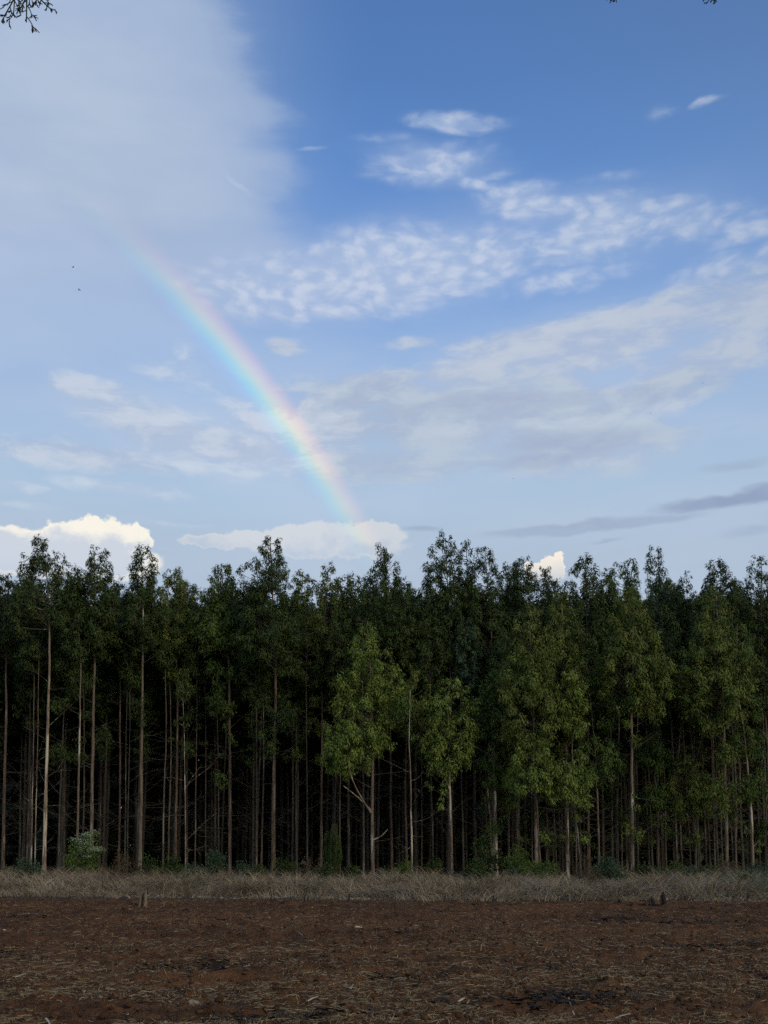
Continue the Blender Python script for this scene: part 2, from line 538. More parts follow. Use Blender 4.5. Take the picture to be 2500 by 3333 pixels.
def leaf_quads(c, L, W, droop=0.75, spread=0.8, rg=rng, out=None):
    """hanging lance-shaped leaves: c (N,3) stalk points; out = the way each leaf faces (outwards from its tuft)"""
    n = len(c)
    d = rg.normal(size=(n, 3)) * spread
    d[:, 2] -= droop * 1.6
    nr = rg.normal(size=(n, 3))
    if out is not None:
        nr = nr * 0.30 + out / (np.linalg.norm(out, axis=1)[:, None] + 1e-6)
        nr /= np.linalg.norm(nr, axis=1)[:, None]
        d += out / (np.linalg.norm(out, axis=1)[:, None] + 1e-6) * 0.5
        d -= nr * np.sum(d * nr, axis=1)[:, None] * 0.85
    d /= np.linalg.norm(d, axis=1)[:, None]
    s = np.cross(d, nr)
    s /= np.linalg.norm(s, axis=1)[:, None] + 1e-9
    L = (L * rg.uniform(0.7, 1.25, n))[:, None]
    W = (W * rg.uniform(0.75, 1.25, n))[:, None]
    V = np.stack([c, c + d * L * 0.42 + s * W * 0.5, c + d * L, c + d * L * 0.42 - s * W * 0.5], 1)
    return V.reshape(-1, 3)


def quads(n):
    return np.arange(n * 4).reshape(-1, 4)


def profile(kind, t):
    """crown half width against height share t (0 bottom, 1 top)"""
    if kind == 'cone':
        return np.minimum(1, (t + 0.25) / 0.42) * np.clip(1.06 - t, 0, 1) ** 0.52
    if kind == 'round':
        return np.sqrt(np.clip(1 - (2 * t - 0.95) ** 2 / 1.12, 0.02, 1))
    if kind == 'ragged':
        return (0.75 + 0.25 * np.sin(t * 9.0)) * np.minimum(1, (t + 0.3) / 0.45) * np.clip(1.06 - t, 0, 1) ** 0.5
    return np.clip(1.05 - t, 0, 1) ** 0.45 * np.minimum(1, (t + 0.12) / 0.3)


def make_tree(name, base, line, r0, bark_key, lobes, leaf_key, tufts=(), dens=1.0, dead=9, seed=0, leafsize=0.19, limb_r=0.028, twig_z=(0.10, 0.60), shared=False, forks=()):
    """line: trunk points; lobes: (centre xyz bottom, height, half width, profile); all relative to base"""
    rg = np.random.default_rng(seed + 1000)
    root = empty(name, base)
    ln = smoothline(line, 26)
    H = ln[-1][2]
    ln[1:-1, :2] += np.cumsum(rg.normal(size=(24, 2)) * 0.012, axis=0) * np.sin(np.linspace(0.1, math.pi - 0.1, 24))[:, None]
    zt = ln[:, 2] / H
    r0 = r0 * 0.66
    rad = r0 * (1 - 0.80 * np.clip(zt, 0, 1) ** 1.15) * (1 + 0.35 * np.exp(-ln[:, 2] / 0.35))
    rr = rad[:, None] * (1 + rg.normal(size=(26, 8)) * 0.07)
    tb = Tubes()
    tb.add(ln, rr, 8)
    tb.obj('trunk', BARK[bark_key], root)
    axis = lambda z: np.array([np.interp(z, ln[:, 2], ln[:, 0]), np.interp(z, ln[:, 2], ln[:, 1]), z])
    LV = []
    br = Tubes()
    bm_key = BARK['grey' if bark_key != 'pale' else 'mixed']
    for (cx, cy, zb, h, hw, pf) in lobes:
        ncl = max(12, int(11.0 * hw * h * dens + 12))
        # more tufts where the crown is wide, a few small ones for the leader
        tg = np.linspace(0, 1, 60)
        cdf = np.cumsum(profile(pf, tg) + 0.28)
        cdf = (cdf - cdf[0]) / (cdf[-1] - cdf[0])
        t = np.interp((np.arange(ncl) + rg.uniform(0, 1, ncl)) / ncl, cdf, tg)
        pr = profile(pf, t)
        az = np.arange(ncl) * 2.39996 + rg.normal(size=ncl) * 0.5
        ph = rg.uniform(0, 6, 2)
        skew = 1 + 0.13 * np.sin(az * 2 + ph[0]) + 0.13 * np.sin(t * 9 + az + ph[1])
        rad_ = hw * pr * (rg.uniform(0.25, 1, ncl) ** 0.5) * skew * 1.02
        ctr = np.stack([cx + np.cos(az) * rad_, cy + np.sin(az) * rad_, zb + t * h * 1.0], 1)
        for k in range(ncl):
            c = ctr[k]
            cr = (0.20 + 0.26 * rg.random() ** 1.6) * (1.0 - 0.50 * t[k] ** 2) * (0.70 + 0.30 * min(1.7, hw))
            nl = int(190 * (cr / 0.42) ** 2 * rg.uniform(0.75, 1.2))
            p = rg.normal(size=(nl, 3))
            p[:, 2] += 0.25
            p /= np.linalg.norm(p, axis=1)[:, None]
            o_ = p.copy()
            p *= (rg.random(nl) ** 0.40)[:, None] * cr * 0.92
            p[:, 2] *= 1.05
            # hanging skirts on the outer side
            p[:, 2] -= (np.abs(p[:, 0]) + np.abs(p[:, 1])) * 0.40
            o_ = o_ + np.array([c[0] - cx, c[1] - cy, 0]) * (0.35 / max(0.3, hw)) + np.array([0, 0, 0.25])
            LV.append(leaf_quads(c + p, leafsize, leafsize * 0.27, rg=rg, out=o_, spread=0.55))
            if k % 2 == 0 and rad_[k] > 0.35:
                s = axis(max(0.5, min(H - 0.05, c[2] - 0.75 * rad_[k])))
                m = (s + c) / 2 + np.array([0, 0, -0.10])
                br.add(smoothline([s, m, c], 5), np.linspace(limb_r, 0.007, 5), 4, cap=False)
    for (x, y, z, r) in tufts:
        c = np.array([x, y, z])
        for j in range(max(2, int(7 * r / 0.5))):
            q = c + rg.normal(size=3) * r * np.array([0.42, 0.42, 0.48])
            cr = r * rg.uniform(0.4, 0.62)
            nl = int(105 * (cr / 0.35) ** 2)
            p = rg.normal(size=(nl, 3)) * cr * 0.55
            LV.append(leaf_quads(q + p, leafsize, leafsize * 0.27, rg=rg, out=p + np.array([0, 0, 0.3 * cr]), spread=0.55))
        tf_ = br if shared else Tubes()
        s = axis(max(0.5, min(H - 0.2, z - 0.5 * abs(x - axis(z)[0]) - 0.1)))
        tf_.add(smoothline([s, (s + c) / 2 + np.array([0, 0, -0.05]), c], 5), np.linspace(0.022, 0.006, 5), 4, cap=False)
        if not shared: tf_.obj('branch', bm_key, root)
    if LV:
        Vv = np.concatenate(LV)
        cr_o = mesh_np('crown', Vv, quads(len(Vv) // 4), LEAF[leaf_key], root)
    for fk in forks:
        Tb = Tubes()
        Tb.add(smoothline([axis(fk[0][2])] + [np.array(f) for f in fk[1:]], 8), np.linspace(0.045, 0.018, 8), 6)
        Tb.obj('branch', BARK['pale'], root)
    # thin dead side twigs on the bare stem
    for k in range(dead):
        z = H * rg.uniform(*twig_z)
        s = axis(z)
        a = rg.uniform(0, 2 * math.pi)
        Lh = rg.uniform(0.7, 2.4)
        up = rg.uniform(-0.15, 0.9)
        e = s + np.array([math.cos(a) * Lh, math.sin(a) * Lh, Lh * up])
        m = (s + e) / 2 + np.array([0, 0, rg.uniform(-.18, .12)])
        bl = smoothline([s, m, e], 6)
        db = br if shared else Tubes()
        db.add(bl, np.linspace(0.016, 0.005, 6), 3, cap=False)
        for q in range(rg.integers(1, 4)):
            i = rg.integers(2, 5)
            ee = bl[i] + (e - s) / np.linalg.norm(e - s) * rg.uniform(.3, .7) + rg.normal(size=3) * 0.22
            db.add(smoothline([bl[i], ee], 3), np.linspace(0.008, 0.004, 3), 3, cap=False)
        if not shared: db.obj('dead_branch', bm_key, root)['kind'] = 'stuff'
    if br.V:
        br.obj('limbs', bm_key, root)['kind'] = 'stuff'
    return root


def photo_tree(name, D, pts, r0, bark_key, lobes, leaf_key, label, tufts=(), group=None, **kw):
    """a tree read off the photograph: trunk points and lobes given as photo pixels at forward distance D"""
    b = at(pts[0][0], 2762 + 1.6 * F / D, D)
    base = Vector((b.x, b.y, 0))
    rel = lambda px, py: (at(px, py, D) - base)
    jy = random.uniform(-0.15, 0.15)
    line = [(0, 0, -0.15)] + [(rel(x, y).x, jy * i / len(pts), rel(x, y).z) for i, (x, y) in enumerate(pts) if i > 0]
    top = min(l[1] for l in lobes) if lobes else None
    lb = []
    for (cx, yt, yb, hw, pf) in lobes:
        t, bt = rel(cx, yt), rel(cx, yb)
        lb.append((bt.x, 0.0, bt.z, t.z - bt.z, hw * (1.32 if pf == 'ragged' else 1.16) * D / F, pf))
        if yt == top and yt < pts[-1][1] - 6:
            line.append((t.x, 0, t.z - 0.35))
    kw['forks'] = [[(rel(x, y).x, -0.25 * i, rel(x, y).z) for i, (x, y) in enumerate(fk)] for fk in kw.get('forks', [])]
    tf = [(rel(x, y).x, random.uniform(-0.5, 0.1), rel(x, y).z, r * D / F) for (x, y, r) in tufts]
    o = make_tree(name, base, line, r0, bark_key, lb, leaf_key, tf, seed=int(pts[0][0] * 7 + D), **kw)
    tag(o, label, 'tree', group or 'eucalyptus trees at the front of the plantation')
    return o


E = 'eucalyptus_tree'
FRONT = [
    # D, trunk points, radius, bark, lobes, leaf, label, tufts, extra
    (57, [(9, 2850), (20, 2300), (18, 2030)], .16, 'brown', [(5, 1862, 2120, 78, 'cone')], 'dark', 'brown trunked eucalyptus cut by the left edge of the photo', [(60, 2030, 30), (35, 2110, 22)], {}),
    (54, [(143, 2850), (147, 2620), (153, 2260), (154, 2050), (148, 1900), (131, 1770)], .17, 'pale',
     [(125, 1735, 1850, 36, 'ragged'), (88, 1800, 2000, 44, 'ragged'), (180, 1790, 2030, 40, 'ragged'), (60, 1930, 2060, 26, 'round'), (225, 1830, 2010, 34, 'ragged')], 'dark',
     'pale barked eucalyptus with a lopsided open crown showing sky, near the left edge', [], dict(dens=0.85)),
    (55, [(297, 2850), (300, 2600), (307, 2300), (312, 2030)], .17, 'mixed', [(308, 1775, 2110, 88, 'cone'), (255, 1850, 2080, 45, 'round')], 'dark',
     'eucalyptus with a pale peeling trunk rising behind the white topped bush',
     [(262, 2095, 34), (238, 2060, 24), (212, 2180, 30), (268, 2215, 42), (240, 2250, 26), (200, 2290, 28), (190, 2440, 26), (238, 2455, 36), (340, 2395, 22), (350, 2370, 16), (290, 2330, 22), (335, 2130, 26)], {}),
    (55, [(454, 2850), (460, 2550), (464, 2300), (463, 2010)], .165, 'mixed', [(460, 1776, 2070, 72, 'ragged')], 'dark',
     'straight reddish trunk eucalyptus with one small leaf tuft halfway down', [(395, 2050, 30), (395, 2085, 20), (505, 2055, 30), (463, 2290, 24), (452, 2105, 26), (500, 2095, 26), (478, 2355, 16), (540, 2115, 24)], {}),
    (57, [(570, 2850), (575, 2600), (578, 2300), (575, 2060)], .135, 'brown', [(568, 1845, 2110, 82, 'cone')], 'olive',
     'rounded dark eucalyptus crown sloping down to the right of the third tall tree', [(545, 2195, 36), (583, 2200, 34), (610, 2240, 26), (560, 2400, 14)], {}),
    (56, [(748, 2850), (747, 2500), (745, 2200), (738, 2080)], .16, 'brown', [(722, 1832, 2110, 72, 'ragged'), (700, 1900, 2060, 60, 'round')], 'mid',
     'eucalyptus with a feathery broken top left of the tall central cone', [(700, 2180, 34), (668, 2040, 30), (760, 2190, 30), (700, 2260, 26), (748, 2390, 18), (735, 2530, 26), (760, 2410, 14), (690, 2100, 30)], {}),
    (54, [(888, 2850), (892, 2500), (893, 2250), (890, 2080)], .185, 'brown', [(880, 1748, 2150, 98, 'cone'), (820, 1820, 2060, 50, 'round')], 'dark',
     'tallest cone shaped eucalyptus with a thick brown trunk left of the rainbow foot',
     [(852, 2290, 28), (945, 2330, 40), (896, 2320, 26), (897, 2400, 24), (850, 2150, 30), (930, 2180, 30), (965, 2160, 24), (930, 2270, 22)], {}),
    (59, [(966, 2850), (964, 2400), (975, 2100)], .11, 'grey', [(985, 1862, 2130, 62, 'ragged')], 'olive', 'slim eucalyptus with a low ragged crown just right of the tall central cone', [(1000, 2200, 26), (950, 2230, 24)], {}),
    (58, [(1045, 2850), (1047, 2500), (1049, 2150)], .13, 'brown', [(1068, 1832, 2120, 60, 'cone')], 'olive', 'eucalyptus with a small pointed top midway between the tall cone and the rainbow foot tree', [(1040, 2190, 34), (1090, 2250, 26), (1020, 2290, 24), (1045, 2360, 22)], {}),
    (58, [(1136, 2850), (1134, 2500), (1140, 2150)], .12, 'grey', [(1152, 1862, 2150, 58, 'cone')], 'olive', 'low crowned eucalyptus under the rainbow foot, left of a dark pointed one', [(1120, 2180, 26), (1080, 2300, 22)], {}),
    (56, [(1276, 2850), (1274, 2500), (1274, 2130)], .125, 'brown', [(1248, 1776, 2100, 78, 'cone'), (1300, 1870, 2120, 48, 'round')], 'dark', 'dark pointed eucalyptus standing above the lime crowned tree', [(1260, 2160, 24), (1310, 2150, 28)], {}),
    (51, [(1214, 2858), (1212, 2640), (1212, 2400), (1205, 2150)], .15, 'mixed',
     [(1195, 2028, 2290, 66, 'cone'), (1198, 2190, 2440, 70, 'round'), (1270, 2150, 2300, 48, 'round'), (1118, 2300, 2500, 62, 'round'), (1085, 2400, 2500, 36, 'round'), (1150, 2350, 2480, 50, 'round')], 'lime',
     'bright green eucalyptus with a low forked branch and a full crown, centre of the row', [(1125, 2225, 34), (1110, 2280, 26), (1150, 2120, 24), (1262, 2130, 22), (1290, 2240, 24), (1235, 2400, 34), (1255, 2350, 24), (1070, 2450, 22), (1190, 2480, 26), (1135, 2520, 22)], dict(dens=0.95, forks=[[(1212, 2650), (1185, 2610), (1150, 2545), (1135, 2480)], [(1212, 2640), (1170, 2600), (1120, 2560)], [(1213, 2735), (1240, 2722), (1262, 2700)]])),
    (54, [(1324, 2850), (1322, 2600), (1328, 2380)], .12, 'brown', [(1342, 2165, 2400, 50, 'round')], 'olive', 'short eucalyptus with an egg shaped crown right of the bright central one', [(1340, 2420, 24), (1370, 2440, 20)], {}),
    (50, [(1342, 2868), (1338, 2600), (1332, 2380), (1335, 2250)], .075, 'pale', [(1310, 2250, 2330, 22, 'round')], 'mid', 'very thin pale stem beside the egg shaped crown', [(1360, 2390, 18)], {}),
    (51, [(1471, 2862), (1469, 2650), (1466, 2480), (1464, 2300)], .125, 'mixed', [(1464, 2203, 2470, 70, 'round'), (1425, 2330, 2520, 40, 'round'), (1500, 2310, 2470, 44, 'round')], 'lime',
     'bright olive round crowned eucalyptus on a pale stem, right of centre', [(1400, 2560, 16), (1450, 2560, 24), (1430, 2620, 18), (1395, 2290, 28), (1535, 2290, 26), (1545, 2380, 22), (1400, 2420, 26), (1510, 2470, 26), (1470, 2500, 28)], dict(dens=0.95, forks=[[(1468, 2570), (1445, 2530), (1428, 2500)], [(1469, 2510), (1482, 2490), (1490, 2460)]])),
    (57, [(1460, 2850), (1464, 2400), (1462, 2030)], .14, 'brown', [(1450, 1738, 2160, 86, 'cone'), (1405, 1850, 2130, 40, 'round')], 'dark', 'dark tall eucalyptus with a narrow pointed top, highest right of centre', [(1410, 2180, 30), (1440, 2220, 24)], {}),
    (58, [(1550, 2850), (1540, 2400), (1525, 2000)], .12, 'grey', [(1518, 1757, 2080, 44, 'ragged')], 'blue', 'slender leader of a eucalyptus squeezed between two dark tall crowns', [], {}),
    (57, [(1607, 2850), (1602, 2400), (1597, 2060)], .14, 'mixed', [(1578, 1776, 2150, 78, 'cone')], 'dark', 'dark broad eucalyptus right of the slender squeezed leader', [(1560, 2180, 30), (1610, 2200, 26), (1575, 2260, 22)], {}),
    (52, [(1617, 2856), (1615, 2600), (1612, 2420)], .12, 'pale', [(1612, 2420, 2560, 52, 'round'), (1640, 2150, 2420, 80, 'round'), (1585, 2230, 2400, 48, 'round')], 'mid', 'mid green eucalyptus filling the dip between the olive crown and the right hand group', [(1590, 2600, 20)], {}),
    (60, [(1655, 2850), (1655, 2400), (1650, 2000)], .12, 'grey', [(1655, 1830, 2080, 50, 'ragged')], 'dark', 'dark low topped eucalyptus just left of the small white cloud', [], {}),
    (58, [(1685, 2850), (1690, 2400), (1703, 2000)], .13, 'grey', [(1703, 1812, 2090, 66, 'ragged')], 'dark', 'dark rounded eucalyptus whose crown starts at the small white cloud', [], {}),
    (59, [(1780, 2850), (1780, 2400), (1778, 2050)], .12, 'brown', [(1772, 1842, 2090, 56, 'ragged')], 'dark', 'dark eucalyptus top directly under the small white cloud', [], {}),
    (50, [(1748, 2862), (1742, 2600), (1738, 2400), (1728, 2150)], .18, 'brown', [(1725, 1972, 2300, 84, 'cone'), (1715, 2150, 2430, 98, 'round'), (1780, 2200, 2390, 48, 'round')], 'olive',
     'large olive eucalyptus with a thick shaggy red brown trunk', [(1690, 2440, 34), (1745, 2470, 26)], dict(dens=1.1)),
    (49, [(1762, 2866), (1752, 2700), (1738, 2560)], .09, 'brown', [(1735, 2408, 2575, 70, 'round')], 'lime', 'small lime topped eucalyptus standing in front of the shaggy red trunk', [(1690, 2560, 24), (1775, 2540, 26)], dict(dens=1.2)),
    (52, [(1848, 2864), (1846, 2650), (1842, 2400), (1835, 2200)], .14, 'mixed', [(1828, 1932, 2200, 72, 'cone'), (1860, 2080, 2330, 90, 'round'), (1910, 2170, 2330, 40, 'round')], 'olive',
     'olive eucalyptus with a brownish pointed top right of the shaggy trunk tree', [(1850, 2350, 34), (1870, 2390, 36), (1815, 2420, 20)], dict(dens=1.1)),
    (50, [(1876, 2858), (1872, 2700), (1860, 2450)], .08, 'grey', [(1856, 2180, 2330, 50, 'round'), (1870, 2310, 2390, 34, 'round')], 'lime', 'small bright domed crown in front of the olive pointed tree', [], dict(dens=1.2)),
    (49, [(1892, 2850), (1885, 2720), (1868, 2580)], .075, 'grey', [(1864, 2468, 2610, 56, 'round')], 'lime', 'lowest small bright crown beside two thin grey stems', [(1830, 2570, 24)], dict(dens=1.2)),
    (53, [(1813, 2850), (1806, 2700), (1800, 2560)], .07, 'grey', [(1798, 2480, 2590, 34, 'round')], 'mid', 'thin leaning grey sapling between the shaggy trunk and the brown one', [], {}),
    (51, [(1950, 2850), (1947, 2650), (1941, 2480), (1925, 2300), (1905, 2210)], .10, 'mixed', [(1945, 2385, 2545, 60, 'round')], 'mid', 'slim eucalyptus with one neat round crown low on its stem', [(1925, 2590, 20), (1905, 2620, 14)], dict(dens=1.15)),
    (56, [(1915, 2850), (1912, 2400), (1908, 2050)], .14, 'brown', [(1905, 1803, 2150, 72, 'cone'), (1950, 1860, 2080, 40, 'ragged')], 'dark', 'dark conical eucalyptus right of the small white cloud', [], {}),
    (59, [(1992, 2850), (1988, 2400), (1984, 2100)], .12, 'grey', [(1984, 1850, 2100, 46, 'ragged')], 'dark', 'dark ragged eucalyptus tip in the dip right of the conical one', [], {}),
    (58, [(2010, 2850), (2012, 2600), (2030, 2100)], .15, 'grey', [(2022, 1830, 2100, 52, 'ragged'), (2060, 1815, 2080, 40, 'ragged')], 'mid', 'windblown double topped eucalyptus behind the brown tipped one', [(2010, 2500, 30), (2005, 2560, 22)], {}),
    (50, [(2058, 2872), (2056, 2640), (2052, 2440), (2056, 2200)], .16, 'mixed', [(2062, 1903, 2180, 76, 'cone'), (2060, 2050, 2290, 102, 'round'), (2120, 2150, 2310, 50, 'round')], 'olive',
     'full olive eucalyptus with a brown tipped top and a streaked brown trunk', [(2052, 2320, 36), (2062, 2400, 26), (2035, 2350, 20), (2120, 2330, 26), (2070, 2260, 34)], dict(dens=1.1)),
    (61, [(2140, 2850), (2140, 2400), (2142, 2000)], .12, 'grey', [(2142, 1776, 2060, 52, 'ragged')], 'blue', 'open see through eucalyptus top, tallest on the right side', [], dict(dens=0.75)),
    (54, [(2142, 2855), (2138, 2640), (2130, 2420), (2130, 2300)], .115, 'brown', [(2128, 2378, 2500, 42, 'round'), (2138, 2540, 2620, 36, 'round')], 'mid', 'brown stem carrying two stacked small crowns right of the streaked trunk', [(2165, 2320, 26), (2110, 2610, 18), (2135, 2660, 20)], {}),
    (60, [(2200, 2850), (2203, 2500), (2230, 2150)], .10, 'grey', [(2235, 1860, 2080, 42, 'cone')], 'dark', 'small pointed dark eucalyptus top between two bigger ones at the right', [], {}),
    (54, [(2205, 2850), (2199, 2640), (2194, 2450)], .075, 'grey', [(2150, 1960, 2150, 52, 'round')], 'dark', 'thin grey stem in the dark gap right of the stacked crowns', [], {}),
    (54, [(2265, 2850), (2262, 2640), (2258, 2500)], .10, 'grey', [(2236, 2465, 2640, 62, 'round'), (2290, 2510, 2620, 36, 'round')], 'olive', 'short olive eucalyptus with a spreading low crown at the right', [(2205, 2610, 34), (2225, 2650, 24), (2310, 2640, 22)], {}),
    (57, [(2395, 2850), (2390, 2500), (2350, 2050)], .13, 'grey', [(2345, 1820, 2080, 76, 'cone')], 'dark', 'dark triangular eucalyptus top near the right edge', [], {}),
    (51, [(2368, 2858), (2362, 2640), (2352, 2450), (2342, 2200)], .155, 'mixed', [(2330, 1918, 2200, 82, 'cone'), (2330, 2060, 2330, 112, 'round'), (2265, 2160, 2330, 46, 'round')], 'olive',
     'broad olive eucalyptus with a pale trunk, second from the right edge', [(2330, 2350, 40), (2360, 2460, 36), (2330, 2580, 32), (2370, 2570, 36), (2345, 2630, 24), (2290, 2370, 30)], dict(dens=1.1)),
    (52, [(2452, 2850), (2446, 2640), (2430, 2450), (2405, 2280), (2392, 2200)], .105, 'pale', [(2400, 2010, 2260, 64, 'round'), (2428, 2350, 2450, 36, 'round')], 'mid',
     'leaning pale eucalyptus bending left near the right edge', [(2462, 2310, 30), (2440, 2560, 42), (2410, 2570, 28), (2480, 2580, 30), (2470, 2400, 20)], {}),
    (57, [(2500, 2850), (2498, 2500), (2480, 2100)], .14, 'brown', [(2478, 1804, 2120, 62, 'cone'), (2500, 1950, 2250, 50, 'round')], 'dark', 'dark tall eucalyptus cut by the right edge of the photo', [(2480, 2300, 30)], {}),
    # bare or lightly leaved stems that read one by one between the crowned ones
    (55, [(114, 2850), (118, 2600), (124, 2270), (126, 2100)], .055, 'pale', [(110, 2060, 2130, 30, 'ragged')], 'dark', 'very thin pale stem directly left of the pale lopsided tree', [], {}),
    (56, [(101, 2850), (105, 2550), (108, 2300), (108, 2100)], .075, 'mixed', [(100, 1960, 2180, 46, 'ragged')], 'dark', 'thin dim stem second to the left of the pale lopsided tree', [], {}),
    (54, [(251, 2850), (255, 2620), (261, 2300), (262, 2150)], .11, 'mixed', [(250, 1950, 2140, 46, 'round')], 'dark', 'brown stem passing behind the left half of the white topped bush', [], {}),
    (56, [(269, 2850), (273, 2600), (278, 2300), (280, 2150)], .085, 'brown', [(285, 1960, 2170, 40, 'round')], 'dark', 'thin brown stem between the white topped bush and its tall neighbour', [], {}),
    (57, [(387, 2850), (390, 2600), (392, 2250), (392, 2120)], .11, 'brown', [(390, 1900, 2150, 62, 'round')], 'dark', 'dim brown stem right of the peeling trunk, crown merged into the canopy', [], {}),
    (57, [(406, 2850), (409, 2600), (413, 2300)], .065, 'grey', [(420, 2000, 2200, 40, 'ragged')], 'dark', 'left one of a close pair of thin stems before the reddish trunk', [], {}),
    (56, [(414, 2850), (417, 2600), (421, 2300)], .055, 'grey', [(425, 2060, 2220, 30, 'ragged')], 'dark', 'right one of a close pair of thin stems before the reddish trunk', [], {}),
    (56, [(530, 2850), (534, 2600), (540, 2300)], .085, 'grey', [(535, 1960, 2160, 46, 'round')], 'dark', 'dim grey stem right of the reddish trunk', [], {}),
    (57, [(548, 2850), (550, 2600), (551, 2300)], .085, 'brown', [(545, 1990, 2180, 42, 'round')], 'dark', 'dark brown stem just right of a dim grey one', [], {}),
    (53, [(604, 2850), (605, 2600), (600, 2350), (596, 2240)], .055, 'pale', [(596, 2180, 2270, 26, 'ragged')], 'dark', 'thin silvery stem with raised bare forked twigs', [(605, 2510, 14)], {}),
    (57, [(635, 2850), (636, 2600), (638, 2300)], .065, 'brown', [(640, 1980, 2200, 52, 'round')], 'dark', 'faint brown stem right of the silvery forked one', [], {}),
    (58, [(670, 2850), (671, 2600), (672, 2300)], .07, 'grey', [(668, 1930, 2180, 58, 'cone')], 'dark', 'faint grey stem midway to the broken topped tree', [], {}),
    (56, [(713, 2850), (712, 2600), (708, 2350)], .05, 'grey', [(705, 2210, 2330, 36, 'ragged')], 'dark', 'spindly grey stem close left of the broken topped tree', [], {}),
    (56, [(835, 2850), (837, 2600), (838, 2300)], .10, 'brown', [(830, 1990, 2260, 50, 'round')], 'dark', 'dark stem first left of the thick brown central trunk', [(830, 2270, 24)], {}),
    (57, [(850, 2850), (852, 2600), (853, 2300)], .09, 'brown', [(848, 2010, 2240, 40, 'round')], 'dark', 'dark stem hugging the thick brown central trunk', [], {}),
    (57, [(1000, 2850), (1001, 2600), (1001, 2200)], .075, 'grey', [(1005, 1960, 2220, 52, 'round')], 'dark', 'thin grey stem between the central cone and the cypress like shrub', [], {}),
    (55, [(1184, 2850), (1185, 2600), (1184, 2400)], .10, 'grey', [(1180, 2000, 2200, 40, 'round')], 'dark', 'grey stem close left of the bright central tree', [], {}),
    (56, [(1107, 2850), (1107, 2600), (1105, 2400)], .055, 'mixed', [(1110, 1980, 2250, 48, 'round')], 'dark', 'thin stem hidden behind the forked branch foliage', [], {}),
    (57, [(1372, 2850), (1371, 2600), (1370, 2300)], .065, 'grey', [(1372, 1950, 2200, 56, 'round')], 'dark', 'thin grey stem left of the olive round crown', [], {}),
    (56, [(1409, 2850), (1408, 2600), (1405, 2300)], .09, 'grey', [(1400, 1990, 2230, 50, 'round')], 'dark', 'mossy grey stem close left of the olive round crown', [(1412, 2790, 14)], {}),
    (56, [(1509, 2850), (1507, 2600), (1505, 2300)], .085, 'grey', [(1520, 2000, 2260, 46, 'round')], 'blue', 'grey stem right of the pale stem under the olive round crown', [], {}),
    (55, [(1600, 2850), (1599, 2650), (1596, 2500)], .06, 'pale', [(1650, 2050, 2230, 52, 'round')], 'dark', 'thin pale stem paired with a thicker one in the dip', [], {}),
    (54, [(1685, 2856), (1684, 2640), (1684, 2480)], .07, 'grey', [(1690, 2060, 2300, 50, 'round')], 'mid', 'bare grey stem left of the shaggy red trunk', [(1690, 2790, 26), (1700, 2760, 16)], {}),
    (57, [(2077, 2850), (2074, 2600), (2070, 2400)], .07, 'grey', [(2100, 2010, 2230, 46, 'round')], 'dark', 'dim stem just behind the streaked brown trunk', [], {}),
    (56, [(2327, 2850), (2325, 2650), (2318, 2450)], .06, 'grey', [(2290, 2000, 2220, 46, 'round')], 'dark', 'thin stem left of the pale trunk near the right edge', [], {}),
    (55, [(2395, 2850), (2394, 2640), (2390, 2450)], .07, 'brown', [(2420, 2090, 2290, 50, 'round')], 'dark', 'thin brown stem between the last two pale trunks', [], {}),
]
for (D, pts, r0, bk, lobes, lk, label, tufts, kw) in FRONT:
    if pts[0][0] > 1540 or 600 < pts[0][0] < 1180:      # leafy side shoots down the stem
        tufts = list(tufts) + [(pts[0][0] + random.uniform(-34, 26), random.uniform(2230, 2740 if pts[0][0] > 1540 else 2480), random.uniform(13, 27)) for _ in range(7 if pts[0][0] > 1540 else 4)]
    kw = dict(kw)
    photo_tree(E, D, pts, r0, bk, lobes, lk, label, tufts, **kw)

# ---- the plantation behind: eight kinds of tree, copied row by row
protos = []
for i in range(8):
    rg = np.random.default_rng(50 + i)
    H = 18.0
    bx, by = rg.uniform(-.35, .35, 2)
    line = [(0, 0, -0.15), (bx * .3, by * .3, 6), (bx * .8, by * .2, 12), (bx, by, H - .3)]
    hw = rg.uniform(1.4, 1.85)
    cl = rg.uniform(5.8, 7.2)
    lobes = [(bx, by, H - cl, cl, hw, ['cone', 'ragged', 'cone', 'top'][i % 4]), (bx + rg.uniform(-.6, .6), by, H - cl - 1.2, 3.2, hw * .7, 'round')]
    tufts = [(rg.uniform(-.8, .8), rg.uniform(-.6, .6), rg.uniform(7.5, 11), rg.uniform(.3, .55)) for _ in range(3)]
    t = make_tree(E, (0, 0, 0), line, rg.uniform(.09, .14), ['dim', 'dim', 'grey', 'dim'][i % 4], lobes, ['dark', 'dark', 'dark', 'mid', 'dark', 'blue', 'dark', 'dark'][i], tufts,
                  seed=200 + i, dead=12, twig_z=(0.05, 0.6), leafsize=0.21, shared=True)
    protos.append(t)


def copy_tree(o):
    c = o.copy()
    C.objects.link(c)
    for ch in o.children:
        d = ch.copy()
        C.objects.link(d)
        d.parent = c
    return c


